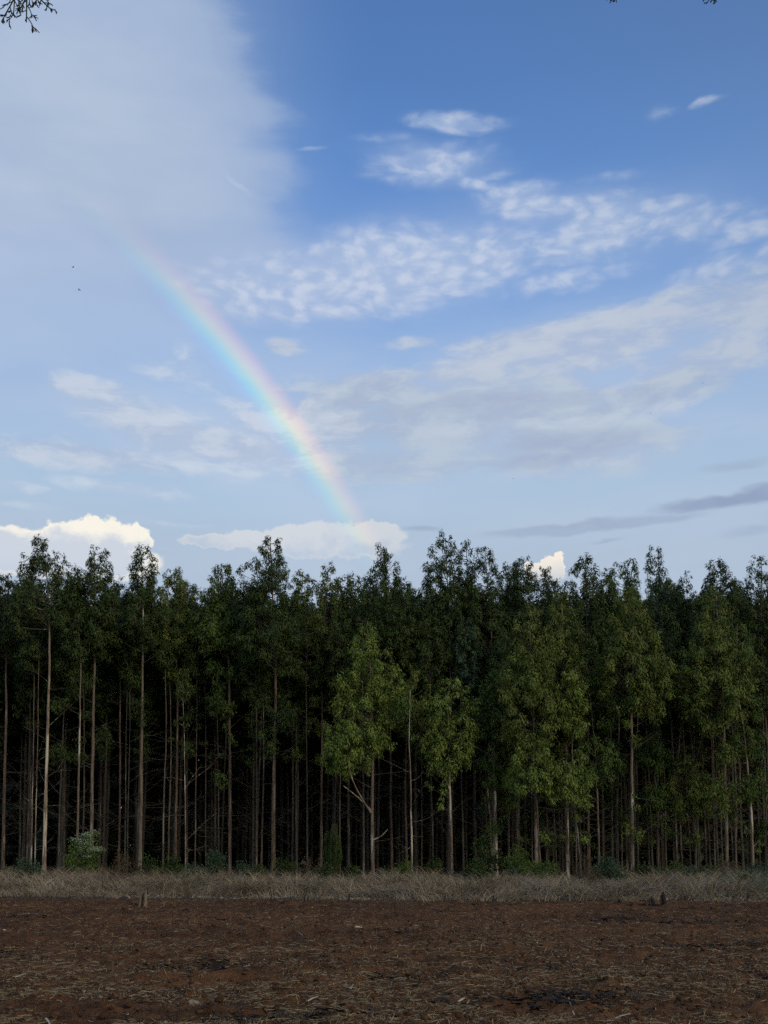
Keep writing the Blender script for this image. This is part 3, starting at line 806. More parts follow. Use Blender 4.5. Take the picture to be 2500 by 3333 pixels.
LAND = [(-20, 'left photo edge'), (143, 'pale lopsided tree'), (305, 'peeling trunk'), (460, 'reddish straight trunk'), (600, 'silvery forked stem'),
        (745, 'broken topped tree'), (890, 'tall central cone'), (1084, 'feathery evergreen shrub'), (1212, 'bright forked tree'), (1340, 'thin pale stem'),
        (1470, 'olive round crown'), (1617, 'mid green tree'), (1748, 'shaggy red trunk'), (1848, 'olive pointed tree'), (1950, 'neat round crown'),
        (2058, 'streaked brown trunk'), (2140, 'stacked crowns'), (2265, 'low spreading crown'), (2368, 'broad olive tree'), (2520, 'right photo edge')]
close = {}
rows = [59.5, 62.5, 65.3, 68, 71, 74, 77, 80.5, 84, 88]
used = set()
ni = 0
for ri, D in enumerate(rows):
    half = 0.39 * D * 1.12 + 1.5
    step = 2.35 + 0.09 * ri
    n = int(2 * half / step)
    for k in range(n):
        x = -half + (k + 0.5) * step + random.uniform(-.35, .35)
        y = D + random.uniform(-.6, .6)
        i = random.randrange(8)
        ytop = random.uniform(1855, 1965) if ri < 5 else 1930
        H = (2762 - ytop) / F * y + 1.6
        H = min(H, 21.0)
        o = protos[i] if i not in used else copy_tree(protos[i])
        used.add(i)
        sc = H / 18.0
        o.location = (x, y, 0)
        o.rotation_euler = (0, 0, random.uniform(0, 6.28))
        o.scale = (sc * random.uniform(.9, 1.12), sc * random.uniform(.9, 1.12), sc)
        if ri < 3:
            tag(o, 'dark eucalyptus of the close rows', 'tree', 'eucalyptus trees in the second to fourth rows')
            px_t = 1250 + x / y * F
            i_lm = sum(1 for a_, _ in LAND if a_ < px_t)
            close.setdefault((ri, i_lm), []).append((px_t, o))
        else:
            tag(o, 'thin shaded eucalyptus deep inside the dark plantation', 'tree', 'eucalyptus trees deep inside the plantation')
        ni += 1
for (ri, i_lm), lst in close.items():
    word = ['second', 'third', 'fourth'][ri]
    lst.sort(key=lambda q_: q_[0])
    for n_, (px_t, o) in enumerate(lst):
        which = '' if len(lst) == 1 else (['left', 'right'][n_] + ' ' if len(lst) == 2 else ['left', 'middle', 'right', 'rightmost'][min(n_, 3)] + ' ')
        if i_lm == 0 or i_lm == len(LAND):
            side_ = 'left' if i_lm == 0 else 'right'
            o['label'] = f'{which}{word} row eucalyptus past the {side_} edge of the photo'
        else:
            o['label'] = f'{which}{word} row eucalyptus between the {LAND[i_lm - 1][1]} and the {LAND[i_lm][1]}'
print('plantation trees', ni, 'front', len(FRONT))

# ---- beyond the last countable row the wood is one mass
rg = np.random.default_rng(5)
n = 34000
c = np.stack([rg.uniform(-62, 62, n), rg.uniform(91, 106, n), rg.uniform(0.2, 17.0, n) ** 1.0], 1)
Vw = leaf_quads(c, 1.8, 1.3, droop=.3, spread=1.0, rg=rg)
far = mesh_np('distant_woods', Vw, quads(n), foliage('deep_shade_leaves', (0.020, 0.026, 0.014), (0.034, 0.042, 0.022)))  # leaf colours darkened to paint in the shade deep in the wood
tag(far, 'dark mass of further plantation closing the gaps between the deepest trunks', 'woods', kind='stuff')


# ------------------------------------------------------------------ ground
def vnoise(x, y, seed):
    """smooth value noise on arrays"""
    xi, yi = np.floor(x).astype(np.int64), np.floor(y).astype(np.int64)
    fx, fy = x - xi, y - yi
    fx, fy = fx * fx * (3 - 2 * fx), fy * fy * (3 - 2 * fy)

    def h(a, b):
        k = (a * 374761393 + b * 668265263 + seed * 974711) & 0xffffffff
        k = ((k ^ (k >> 13)) * 1274126177) & 0xffffffff
        k = (k ^ (k >> 16)) & 0xffffffff
        return k / 4294967295.0
    return (h(xi, yi) * (1 - fx) + h(xi + 1, yi) * fx) * (1 - fy) + (h(xi, yi + 1) * (1 - fx) + h(xi + 1, yi + 1) * fx) * fy


def fbm(x, y, seed, octv=4, gain=0.55):
    s, a, t = 0.0, 1.0, 0.0
    for o in range(octv):
        s = s + a * vnoise(x * 2 ** o + 13.7 * o, y * 2 ** o + 7.1 * o, seed + o)
        t += a
        a *= gain
    return s / t


def edge_y(x):
    """forward distance at which the tilled soil ends and the dry grass starts"""
    return 30.4 - 0.10 * x + 1.6 * (fbm(x * 0.35, x * 0 + 3.3, 40, 3) - 0.5) + 0.8 * (fbm(x * 1.6, x * 0 + 1.3, 41, 2) - 0.5)


def height(x, y):
    x, y = np.asarray(x, float), np.asarray(y, float)
    tilled = 1 / (1 + np.exp((y - edge_y(x)) * 2.0))
    near = np.exp(-np.maximum(0, np.abs(x) - 25) / 10.0) * (y > -20)
    furrow = 0.05 * (fbm(x * 0.12 + 9, y * 0.9, 3, 2) - 0.5) * 2
    lump = 0.085 * (fbm(x * 1.1, y * 1.6, 11, 3) - 0.5) * 2
    clod = 0.11 * np.maximum(0, fbm(x * 6.5, y * 7.5, 21, 3, 0.6) - 0.50) * 2
    clod2 = 0.038 * (fbm(x * 17, y * 19, 31, 2) - 0.5) * 2
    roll = 0.10 * (fbm(x * 0.09, y * 0.12, 51, 2) - 0.5)
    return tilled * near * (furrow + lump + clod + clod2) + roll * near


xs = np.concatenate([-np.geomspace(1500, 20, 26), np.linspace(-19, 19, 560), np.geomspace(20, 1500, 26)])
d1 = np.geomspace(6.5, 34, 430)
ys = np.concatenate([-np.geomspace(1200, 8, 16), np.linspace(-6, 6.2, 18), d1, np.linspace(34.6, 60, 40), np.geomspace(62, 3000, 30)])
XX, YY = np.meshgrid(xs, ys)
ZZ = height(XX, YY)
Vg = np.stack([XX, YY, ZZ], -1).reshape(-1, 3)
nx, ny = len(xs), len(ys)
ii, jj = np.meshgrid(np.arange(nx - 1), np.arange(ny - 1))
a0 = (jj * nx + ii)
Fg = np.stack([a0, a0 + 1, a0 + nx + 1, a0 + nx], -1).reshape(-1, 4)

soil, q, bs = material('tilled_red_soil')
pos = q.n('ShaderNodeTexCoord').outputs['Object']
px_, py_, pz_ = q.sep(pos)[:3]
flat = q.mapping(pos, scale=(1, 0.55, 1))
n_big = q.noise(q.mapping(pos, scale=(0.45, 1.0, 1)), 0.30, 4, 0.6)
n_mid = q.noise(pos, 2.2, 5, 0.62)
n_fine = q.noise(pos, 26.0, 4, 0.7)
c = q.mix(q.ss(n_mid, 0.35, 0.65), (0.046, 0.022, 0.011), (0.112, 0.053, 0.024))
c = q.mix(q.ss(n_big, 0.42, 0.62, 0, 0.55), c, (0.142, 0.064, 0.026))
c = q.mix(q.ss(n_fine, 0.48, 0.72, 0, 0.5), c, (0.15, 0.085, 0.042))
# litter of chopped straw worked into the soil
strawn = q.noise(q.mapping(pos, rot=R(20), scale=(1, 4.0, 1)), 24.0, 3, 0.6, 0.6)
strawm = q.m('MULTIPLY', q.ss(strawn, 0.60, 0.70), q.ss(q.noise(pos, 0.8, 3, 0.5), 0.40, 0.62, 0.15, 0.7))
c = q.mix(strawm, c, (0.22, 0.15, 0.075))
# burnt black patches
burn = q.m('ADD', q.noise(q.mapping(pos, scale=(0.32, 0.8, 1)), 0.75, 4, 0.62), q.m('MULTIPLY', q.noise(pos, 7.0, 3, 0.6), 0.10))
c = q.mix(q.ss(burn, 0.67, 0.74, 0, 0.6), c, (0.018, 0.014, 0.012))
# leaf litter under the grass and the trees
c = q.mix(q.ss(py_, 29.5, 32.5), c, q.mix(n_mid, (0.035, 0.026, 0.02), (0.085, 0.065, 0.048)))
q.put(bs.inputs['Base Color'], c)
bs.inputs['Roughness'].default_value = 0.95
bs.inputs['Specular IOR Level'].default_value = 0.1
bp = q.n('ShaderNodeBump')
bp.inputs['Strength'].default_value = 0.9
bp.inputs['Distance'].default_value = 0.03
q.put(bp.inputs['Height'], q.m('ADD', q.noise(pos, 14.0, 4, 0.65), q.m('MULTIPLY', n_fine, 0.5)))
q.put(bs.inputs['Normal'], bp.outputs[0])
gr = mesh_np('ground', Vg, Fg, soil, smooth=True)
gr['kind'] = 'structure'
gr['label'] = 'ploughed red brown soil field running to the trees'


def field_points(n, rg, y0=8.0, y1=30.5, power=1.0, w=0.44):
    """points spread so that they are about even in the picture's perspective"""
    u = rg.random(n)
    y = 1 / ((1 / y0) * (1 - u) + (1 / y1) * u) if power == 1.0 else y0 + (y1 - y0) * u ** power
    x = rg.uniform(-1, 1, n) * (w * y + 0.8)
    keep = y < edge_y(x) + 0.3
    return x[keep], y[keep]


# loose clods
rg = np.random.default_rng(77)
x, y = field_points(5200, rg)
z = height(x, y)
n = len(x)
oct_v = np.array([(1, 0, 0), (0, 1, 0), (-1, 0, 0), (0, -1, 0), (0, 0, 1), (0, 0, -1), (.7, .7, .5), (-.7, .7, .5), (-.7, -.7, .5), (.7, -.7, .5)], float)
oct_f = np.array([(0, 6, 4), (6, 1, 4), (1, 7, 4), (7, 2, 4), (2, 8, 4), (8, 3, 4), (3, 9, 4), (9, 0, 4), (0, 1, 6), (1, 2, 7), (2, 3, 8), (3, 0, 9), (1, 0, 5), (2, 1, 5), (3, 2, 5), (0, 3, 5)])
sz_ = 0.008 + 0.034 * rg.random(n) ** 3.5 + 0.0006 * y
Vc = oct_v[None] * (sz_[:, None] * rg.uniform(0.7, 1.3, (n, 3)))[:, None, :] * rg.uniform(0.75, 1.25, (n, 10, 1))
an = rg.uniform(0, 6.28, n)
ca, sa = np.cos(an)[:, None], np.sin(an)[:, None]
Vc = np.stack([Vc[..., 0] * ca - Vc[..., 1] * sa, Vc[..., 0] * sa + Vc[..., 1] * ca, Vc[..., 2] * 0.8], -1)
Vc += np.stack([x, y, z + sz_ * 0.25], -1)[:, None, :]
Fc = (oct_f[None] + (np.arange(n) * 10)[:, None, None]).reshape(-1, 3)
clods = mesh_np('soil_clods', Vc, Fc, plain('clod_soil', (0.040, 0.020, 0.010), 0.95, (0.095, 0.046, 0.022), 9), k=3)
tag(clods, 'loose red brown clods scattered over the ploughed field', 'clods', kind='stuff')

# chopped straw and stalks lying on the field: bent thin strips
rg = np.random.default_rng(78)


def strips(x, y, L, W, rg, lift=0.02, up=0.12):
    n = len(x)
    a = rg.uniform(0, 2 * np.pi, n)
    bend = rg.normal(size=n) * 0.5
    z0 = height(x, y) + lift
    P0 = np.stack([x, y, z0 - 0.006], -1)
    d0 = np.stack([np.cos(a), np.sin(a), rg.uniform(-0.05, up, n) * 2], -1)
    d1_ = np.stack([np.cos(a + bend), np.sin(a + bend), rg.uniform(-0.35, up, n)], -1)
    P1 = P0 + d0 * (L * 0.5)[:, None]
    P2 = P1 + d1_ * (L * 0.5)[:, None]
    for p in (P1, P2):
        p[:, 2] = np.maximum(p[:, 2], height(p[:, 0], p[:, 1]) + 0.004)
    s = np.stack([-np.sin(a), np.cos(a), rg.uniform(-.8, .8, n)], -1)
    s /= np.linalg.norm(s, axis=1)[:, None]
    s *= (W * 0.5)[:, None]
    Vv = np.stack([P0 - s, P0 + s, P1 + s, P1 - s, P2 + s * .6, P2 - s * .6], 1)
    b = (np.arange(n) * 6)[:, None]
    Fv = np.concatenate([b + np.array([[0, 1, 2, 3]]), b + np.array([[3, 2, 4, 5]])], 0)
    return Vv.reshape(-1, 3), Fv


x, y = field_points(120000, rg, 8.0, 31)
keep = (fbm(x * 0.5, y * 0.9, 91, 3) + 0.25 * rg.random(len(x))) > 0.52
x, y = x[keep], y[keep]
n = len(x)
Vs, Fs = strips(x, y, 0.035 + 0.15 * rg.random(n) ** 2.2, 0.0022 + 0.005 * rg.random(n) ** 2.5 + 0.00016 * y, rg)
straw = mesh_np('straw_litter', Vs, Fs, plain('dry_straw', (0.11, 0.072, 0.036), 0.85, (0.40, 0.30, 0.16), 3))
tag(straw, 'thin bleached straw and stalk bits littering the red soil', 'straw', kind='stuff')

# charred litter in the burnt patches
rg = np.random.default_rng(79)
CH = [(1650, 3262, 0.75), (1900, 3240, 0.5), (600, 3155, 0.55), (700, 3140, .35), (20, 2988, 0.8), (1360, 3175, .5), (730, 2990, .35), (2000, 2990, .6), (1960, 3000, .3), (2200, 3000, 1.2), (1880, 3260, .5), (1350, 3040, .35), (1120, 3300, .4), (850, 3310, .4), (1720, 3150, .35), (2350, 3080, .6), (10, 3120, .3)]
cx_, cy_, cr_ = [], [], []
for (px, py, r) in CH:
    p = ground(px, py)
    m = int(260 * r)
    cx_.append(p.x + rg.normal(size=m) * r * 0.75)
    cy_.append(p.y + rg.normal(size=m) * r * 0.30)
x, y = np.concatenate(cx_), np.concatenate(cy_)
n = len(x)
Vs, Fs = strips(x, y, 0.04 + 0.12 * rg.random(n), 0.012 + 0.03 * rg.random(n), rg, 0.02, .25)
ch = mesh_np('charred_litter', Vs, Fs, plain('charcoal', (0.014, 0.011, 0.009), 0.9, (0.040, 0.031, 0.025), 9))
tag(ch, 'black charred litter lying in small heaps on the field', 'charred litter', kind='stuff')

# ------------------------------------------------------------------ dry grass belt
rg = np.random.default_rng(80)
nt_ = 3300
u = rg.random(nt_)
ty = 28.0 + 22.0 * u ** 1.1
tx = rg.uniform(-1, 1, nt_) * (0.41 * ty + 2.5)
keep = ty > edge_y(tx) + 0.45
tx, ty = tx[keep], ty[keep]
nt_ = len(tx)
big = fbm(tx * 0.28, ty * 0.4, 61, 3)
th = (0.20 + 2.9 * np.clip(big - 0.40, 0, 0.4)) * rg.uniform(0.6, 1.5, nt_) * np.clip((ty - edge_y(tx)) / 3.0, 0.35, 1)
per = rg.integers(24, 46, nt_)
idx = np.repeat(np.arange(nt_), per)
n = len(idx)
rad_t = 0.16 + 0.25 * rg.random(nt_)
x = tx[idx] + rg.normal(size=n) * rad_t[idx] * 0.6
y = ty[idx] + rg.normal(size=n) * rad_t[idx] * 0.6
hgt = np.clip(th[idx] * rg.uniform(0.45, 1.2, n), 0.08, 1.0)
# each tuft is combed and laid over by the wind in its own direction
comb = (fbm(tx * 0.35, ty * 0.35, 71, 2) * 9.0 + rg.normal(size=nt_) * 0.7)[idx]
sw = np.where(rg.random(n) < 0.6, comb + rg.normal(size=n) * 0.6, rg.uniform(0, 6.283, n))
lean = rg.uniform(0.6, 2.1, n)
dirv = np.stack([np.cos(sw), np.sin(sw)], -1)
z0 = height(x, y) - 0.02
segs = 4
pts_ = []
for k in range(segs + 1):
    t = k / segs
    rr_ = hgt * lean * (0.25 * t + 0.75 * t ** 1.8)
    zz = hgt * (1.25 * t - 0.55 * lean * t ** 2.2)
    pts_.append(np.stack([x + dirv[:, 0] * rr_, y + dirv[:, 1] * rr_, z0 + np.maximum(zz, 0.02)], -1))
pts_ = np.stack(pts_, 1)
sa_ = rg.uniform(0, 2 * np.pi, n)
side = np.stack([np.cos(sa_), np.sin(sa_), rg.uniform(-.3, .3, n)], -1)
wd = (0.010 + 0.013 * rg.random(n))
taper = np.array([1, 1, .85, .6, .2])
Vb = np.stack([pts_ - side[:, None, :] * (wd[:, None] * taper)[:, :, None] * .5, pts_ + side[:, None, :] * (wd[:, None] * taper)[:, :, None] * .5], 2).reshape(-1, 3)
b = (np.arange(n) * (segs + 1) * 2)[:, None]
Fb = np.concatenate([b + np.array([[2 * k, 2 * k + 1, 2 * k + 3, 2 * k + 2]]) for k in range(segs)], 0)
gm, q, bs = material('dead_grass')
rnd = q.n('ShaderNodeNewGeometry').outputs['Random Per Island']
pos = q.n('ShaderNodeTexCoord').outputs['Object']
k = q.m('ADD', q.m('MULTIPLY', rnd, 0.5), q.m('MULTIPLY', q.ss(q.noise(pos, 0.7, 4, 0.6), 0.35, 0.65), 0.45))
c = q.mix(k, (0.125, 0.093, 0.060), (0.40, 0.32, 0.215))
px_ = q.sep(pos)[0]
gmask = q.m('ADD', q.ss(px_, 10.5, 14.0, 0, 0.45), q.ss(q.noise(pos, 0.22, 3, 0.5), 0.57, 0.68, 0, 0.4))
c = q.mix(gmask, c, q.mix(rnd, (0.06, 0.09, 0.045), (0.13, 0.16, 0.08)))
q.put(bs.inputs['Base Color'], c)
bs.inputs['Roughness'].default_value = 0.8
bs.inputs['Specular IOR Level'].default_value = 0.15
gb = mesh_np('dry_grass', Vb, Fb, gm)
tag(gb, 'belt of tangled grey brown dead grass between the field and the trees', 'grass', kind='stuff')


# ------------------------------------------------------------------ shrubs at the forest edge
def shrub(name, px, py_top, hw_px, D, kind, label, group='shrubs along the forest edge', py_bot=2860):
    rg = np.random.default_rng(int(px * 3 + D))
    b = at(px, py_bot, D)
    t = at(px, py_top, D)
    root = empty(name, (b.x, D, 0))
    h = max(0.3, t.z)
    w = hw_px * D / F
    st = Tubes()
    LV, FL = [], []
    if kind == 'plume':          # upright feathery evergreen plumes
        for k in range(34):
            a = rg.uniform(0, 6.28)
            rr_ = w * 0.8 * math.sqrt(rg.random())
            f = rg.uniform(0.45, 1.0) * (1 - 0.25 * rr_ / w)
            s = np.array([math.cos(a) * rr_ * 0.4, math.sin(a) * rr_ * 0.4, 0.1 + h * 0.35 * rg.random()])
            e = np.array([math.cos(a) * rr_, math.sin(a) * rr_, h * f])
            ln = smoothline([s, (s + e) / 2 + np.array([math.cos(a), math.sin(a), 0]) * 0.12, e], 6)
            st.add(ln, np.linspace(.012, .003, 6), 3, cap=False)
            m = 330
            u_ = rg.random(m) ** 0.7
            c = np.stack([np.interp(u_, np.linspace(0, 1, 6), ln[:, i]) for i in range(3)], 1)
            c += rg.normal(size=(m, 3)) * 0.055 * (1.15 - u_)[:, None]
            LV.append(leaf_quads(c, 0.15, 0.014, droop=-0.9, spread=0.5, rg=rg))
    else:
        n_st = 9 if kind != 'frond' else 14
        for k in range(int(16 + 26 * w * h)):
            a = rg.uniform(0, 6.28)
            zz = rg.uniform(0.12, 1.0)
            rr_ = w * math.sqrt(max(0.05, 1 - (zz * 1.15 - 0.35) ** 2)) * rg.uniform(0.2, 1.25)
            c0 = np.array([math.cos(a) * rr_, math.sin(a) * rr_ * 0.7, h * zz * rg.uniform(.62, 1.08)])
            if k < 24:
                s = np.array([rg.normal() * 0.08, rg.normal() * 0.06, 0.0])
                st.add(smoothline([s, s * .5 + c0 * .5 + np.array([0, 0, .05]), c0], 5), np.linspace(.016, .004, 5), 4, cap=False)
            cr = rg.uniform(0.13, 0.26) * min(1.0, 0.5 + w)
            m = int(62 * (cr / .2) ** 2)
            c = c0 + rg.normal(size=(m, 3)) * cr * 0.6
            if kind == 'frond':
                LV.append(leaf_quads(c, 0.19, 0.035, droop=0.1, spread=1.0, rg=rg))
            elif kind == 'dry':
                LV.append(leaf_quads(c[:m // 2], 0.09, 0.03, droop=0.5, spread=1.0, rg=rg))
            else:
                LV.append(leaf_quads(c, 0.115, 0.05, droop=0.25, spread=1.0, rg=rg))
            if kind == 'flower' and zz > 0.62 and rg.random() < 0.75:
                m = 44
                c = c0 + np.array([0, -0.08, 0.12]) + rg.normal(size=(m, 3)) * np.array([.15, .12, .07])
                FL.append(leaf_quads(c, 0.055, 0.045, droop=-.2, spread=1.0, rg=rg))
    st.obj('stems', BARK['grey'], root)
    Vv = np.concatenate(LV)
    mk = {'plume': LEAF['dark'], 'flower': LEAF['mid'], 'broad': LEAF['dark'], 'blue': LEAF['blue'], 'frond': LEAF['mid'], 'dry': LEAF['rusty'], 'dark': LEAF['dark']}[kind]
    mesh_np('foliage', Vv, quads(len(Vv) // 4), mk, root)
    if FL:
        Vv = np.concatenate(FL)
        mesh_np('flowers', Vv, quads(len(Vv) // 4), plain('white_blossom', (0.20, 0.27, 0.17), 0.7, (0.40, 0.47, 0.34), 9), root)
    tag(root, label, 'shrub', group)
    return root


SH = [
    (272, 2718, 54, 50, 'flower', 'big green bush with pale whitish top sprays, left side of the forest edge'),
    (93, 2800, 34, 45, 'blue', 'bluish green low shrub at the far left of the grass belt'),
    (40, 2830, 30, 48, 'dark', 'small dark shrub beside the brown trunk at the left edge'),
    (330, 2810, 26, 51, 'dry', 'brownish twiggy shrub just right of the white topped bush'),
    (398, 2775, 40, 52, 'dry', 'reddish brown twiggy bush between the white topped bush and the reddish trunk'),
    (480, 2780, 28, 52, 'broad', 'leafy shrub close right of the reddish trunk'),
    (568, 2790, 42, 48, 'broad', 'round green bush below the silvery forked stem, left one of two'),
    (625, 2825, 34, 46, 'blue', 'low spreading bluish bush right of the round green bush'),
    (700, 2780, 32, 50, 'blue', 'taller bluish bush left of the broken topped tree'),
    (800, 2815, 26, 50, 'blue', 'small leafy shrub between the broken topped tree and the central cone'),
    (842, 2810, 22, 49, 'broad', 'small green shrub at the left foot of the thick central trunk'),
    (925, 2790, 30, 52, 'dark', 'dark scrambling shrub right of the thick central trunk'),
    (1010, 2785, 42, 50, 'dry', 'brown twiggy shrub left of the feathery evergreen'),
    (1084, 2662, 37, 46, 'plume', 'upright feathery evergreen shrub like a small cypress, centre of the forest edge'),
    (1060, 2815, 34, 45, 'dark', 'dark low shrub at the left foot of the feathery evergreen'),
    (1138, 2820, 22, 49, 'broad', 'sapling shrub right of the feathery evergreen'),
    (1250, 2835, 22, 47, 'broad', 'low broadleaf plant right of the bright central tree'),
    (1310, 2812, 26, 47, 'frond', 'yellowish green shrub below the thin pale stem'),
    (1412, 2800, 22, 50, 'broad', 'small shrub at the foot of the mossy grey stem'),
    (1585, 2700, 44, 50, 'broad', 'tall leafy shrub climbing the pair of stems in the dip'),
    (1560, 2815, 40, 47, 'dark', 'low dark thicket in front of the tall leafy shrub'),
    (1690, 2770, 34, 49, 'frond', 'sparse large leaved shrub left of the shaggy red trunk'),
    (1665, 2830, 22, 46, 'blue', 'small bluish shrub in the grass left of the shaggy red trunk'),
    (1765, 2812, 50, 46, 'frond', 'bright fern like undergrowth at the foot of the shaggy red trunk'),
    (1905, 2785, 30, 49, 'dry', 'brown shrub with yellow tips between two thin grey stems and the round crown tree'),
    (1980, 2790, 42, 47, 'blue', 'dense bluish bush right of the neat round crown tree'),
    (2110, 2800, 34, 49, 'dark', 'dark bush between the streaked trunk and the stacked crowns tree'),
    (2200, 2815, 34, 47, 'frond', 'upright grassy green shrub in the dark gap at the right'),
    (2250, 2822, 34, 46, 'blue', 'leafy shrub right of the grassy green one'),
    (2372, 2790, 44, 46, 'dry', 'rust brown bush at the foot of the pale trunk on the right'),
    (2300, 2825, 30, 46, 'broad', 'low green shrub left of the rust brown bush'),
    (2465, 2815, 46, 44, 'blue', 'broad green thicket at the right edge under the leaning tree'),
    (2420, 2850, 40, 40, 'blue', 'green shrub growing into the grass belt at the right'),
    (2330, 2870, 40, 38, 'broad', 'low green patch of leaves in the grass near the right end'),
    (1930, 2835, 30, 42, 'dry', 'dark reddish bush standing out of the pale grass'),
    (600, 2850, 30, 43, 'dark', 'dark green clump set in the grass below the two round bushes'),
]
for (px, pt, hw, D, kd, lab) in SH:
    shrub('shrub', px, pt, hw, D, kd, lab)

# ------------------------------------------------------------------ stumps, stakes, stones, sticks
WOODB = bark('weathered_wood', (0.09, 0.068, 0.045), (0.17, 0.13, 0.085), (0.22, 0.17, 0.115), 0.6)
BURNT = plain('burnt_wood', (0.012, 0.010, 0.010), 0.9, (0.035, 0.028, 0.024), 12)


def stake(root, name, x, h, r, mat, leanx=0.0, top=0.0, rg=rng, seed=1):
    tb = Tubes()
    rgq = np.random.default_rng(seed)
    n = 7
    zz = np.linspace(-0.08, h, n)
    pts = np.stack([x + leanx * np.clip(zz / h, 0, 1) ** 1.3 + rgq.normal(size=n) * r * 0.12, rgq.normal(size=n) * r * 0.1, zz], 1)
    rr_ = r * np.linspace(1.1, 0.85, n)[:, None] * (1 + rgq.normal(size=(n, 8)) * 0.12)
    rr_[-1] *= 0.55
    tb.add(pts, rr_, 8)
    # splintered top pieces
    for s in range(3):
        a = s * 2.1 + seed
        p = pts[-1] + np.array([math.cos(a) * r * .45, math.sin(a) * r * .45, -0.02])
        tb.add([p, p + np.array([rgq.normal() * .01, 0, 0.03 + top * rgq.random()])], [r * .4, r * .12], 4)
    return tb.obj(name, mat, root)


def gpt(px, py):
    p = ground(px, py)
    p.z = float(height(p.x, p.y))
    return p


p = gpt(468, 2952)
st = empty('tree_stump', p)
tag(st, 'weathered forked stump of two upright wood pieces standing at the field edge, left', 'stump')
stake(st, 'post', -0.10, 0.30, 0.042, WOODB, 0.0, .05, seed=2)
stake(st, 'post', 0.03, 0.42, 0.062, WOODB, 0.04, .08, seed=3)
stake(st, 'charred_top', -0.09, 0.34, 0.035, BURNT, 0.09, .05, seed=4)
o = stake(st, 'charred_knob', 0.065, 0.45, 0.03, BURNT, 0.02, .03, seed=5)

for (px, py, hs, label) in [
    (990, 2937, [(0, .26, .022, .03), (.11, .15, .022, .01)], 'pair of short black charred stakes at the grass edge left of centre'),
    (1133, 2940, [(0, .28, .026, .05)], 'single black charred stake leaning right at the grass edge'),
    (2160, 2950, [(.04, .33, .06, -.05), (-.06, .22, .025, .0), (-.26, .15, .03, .0), (-.28, .19, .045, -.04)], 'black split stump with jagged top at the grass edge on the right'),
    (2115, 2950, [(0, .18, .022, 0)], 'short black charred peg left of the black split stump'),
    (2101, 2950, [(0, .15, .016, .0)], 'thinnest black peg farthest left of the black split stump'),
    (1605, 2935, [(0, .16, .03, .02), (.06, .10, .03, .03)], 'small dark charred stub at the grass edge right of centre'),
    (0, 2900, [(0, .22, .06, .05)], 'dark charred stump cut by the left edge of the photo'),
    (2430, 2935, [(0, .20, .03, .05)], 'dark broken stub in the green patch at the right edge'),
]:
    p = gpt(px, py)
    root = empty('charred_stump', p)
    tag(root, label, 'stump', 'charred stumps along the field edge')
    for i, (dx, h, r, ln) in enumerate(hs):
        stake(root, 'stake', dx, h, r, BURNT, ln, .05, seed=int(px) + i)


def stone(px, py, w, label, mat, cat='stone', name='pale_stone', flat=.55):
    import bmesh
    p = gpt(px, py)
    rg = np.random.default_rng(int(px + py))
    bm = bmesh.new()
    bmesh.ops.create_icosphere(bm, subdivisions=2, radius=1.0)
    off = Vector(rg.uniform(0, 50, 3))
    for v in bm.verts:
        k = 1 + 0.55 * (mnoise.noise(v.co * 1.3 + off)) + 0.2 * mnoise.noise(v.co * 3.5 + off)
        v.co = Vector((v.co.x * w * .5 * k, v.co.y * w * .35 * k, v.co.z * w * .5 * flat * k))
    me = bpy.data.meshes.new(name)
    bm.to_mesh(me)
    bm.free()
    me.materials.append(mat)
    o = bpy.data.objects.new(name, me)
    o.location = (p.x, p.y, p.z + w * .12)
    o.rotation_euler = (0, 0, rg.uniform(-.5, .5))
    link(o)
    tag(o, label, cat)
    return o


PALE = plain('pale_stone_surface', (0.30, 0.25, 0.18), 0.85, (0.48, 0.42, 0.33), 14)
stone(1165, 3022, 0.20, 'pale rounded stone half buried in the field, centre', PALE)
stone(2283, 2945, 0.11, 'small whitish stone at the grass edge on the right', PALE)
stone(94, 2975, 0.07, 'small white stone on the soil at the left', PALE)
stone(12, 3042, 0.09, 'small grey stone at the left edge of the field', PALE)
stone(1017, 2957, 0.05, 'tiny white pebble left of the centre stone', PALE)
stone(1285, 3015, 0.07, 'tiny pale pebble right of the centre stone', PALE)
stone(630, 3252, 0.11, 'brownish lump of dry wood lying on the near soil', plain('dry_lump', (0.16, 0.11, 0.07), .9, (0.28, 0.2, 0.14), 20), 'wood lump', 'wood_lump')
stone(420, 3296, 0.05, 'tiny pale pebble near the bottom of the field, left', PALE)
stone(540, 3315, 0.04, 'tiniest pale pebble at the bottom of the field', PALE)

STICK = plain('bleached_stick', (0.30, 0.25, 0.18), 0.8, (0.52, 0.46, 0.36), 6)


def stick(px0, py0, px1, py1, r, label, name='bleached_stick', cat='stick', up=0.0):
    p, e = gpt(px0, py0), gpt(px1, py1)
    if up:
        e = p + (at(px1, py1, p.y) - Vector((p.x, p.y, p.z)))
    tb = Tubes()
    m = (p + e) / 2
    z = 0.014
    pts = [(0, 0, z), (m.x - p.x, m.y - p.y + .01, m.z - p.z + z * 1.4), (e.x - p.x, e.y - p.y, e.z - p.z + z)]
    pts = smoothline(pts, 7)
    rg = np.random.default_rng(int(px0 + py1))
    tb.add(pts, r * np.linspace(1, .55, 7)[:, None] * (1 + rg.normal(size=(7, 6)) * .12), 6)
    o = tb.obj(name, STICK)
    o.location = p
    tag(o, label, cat)
    return o


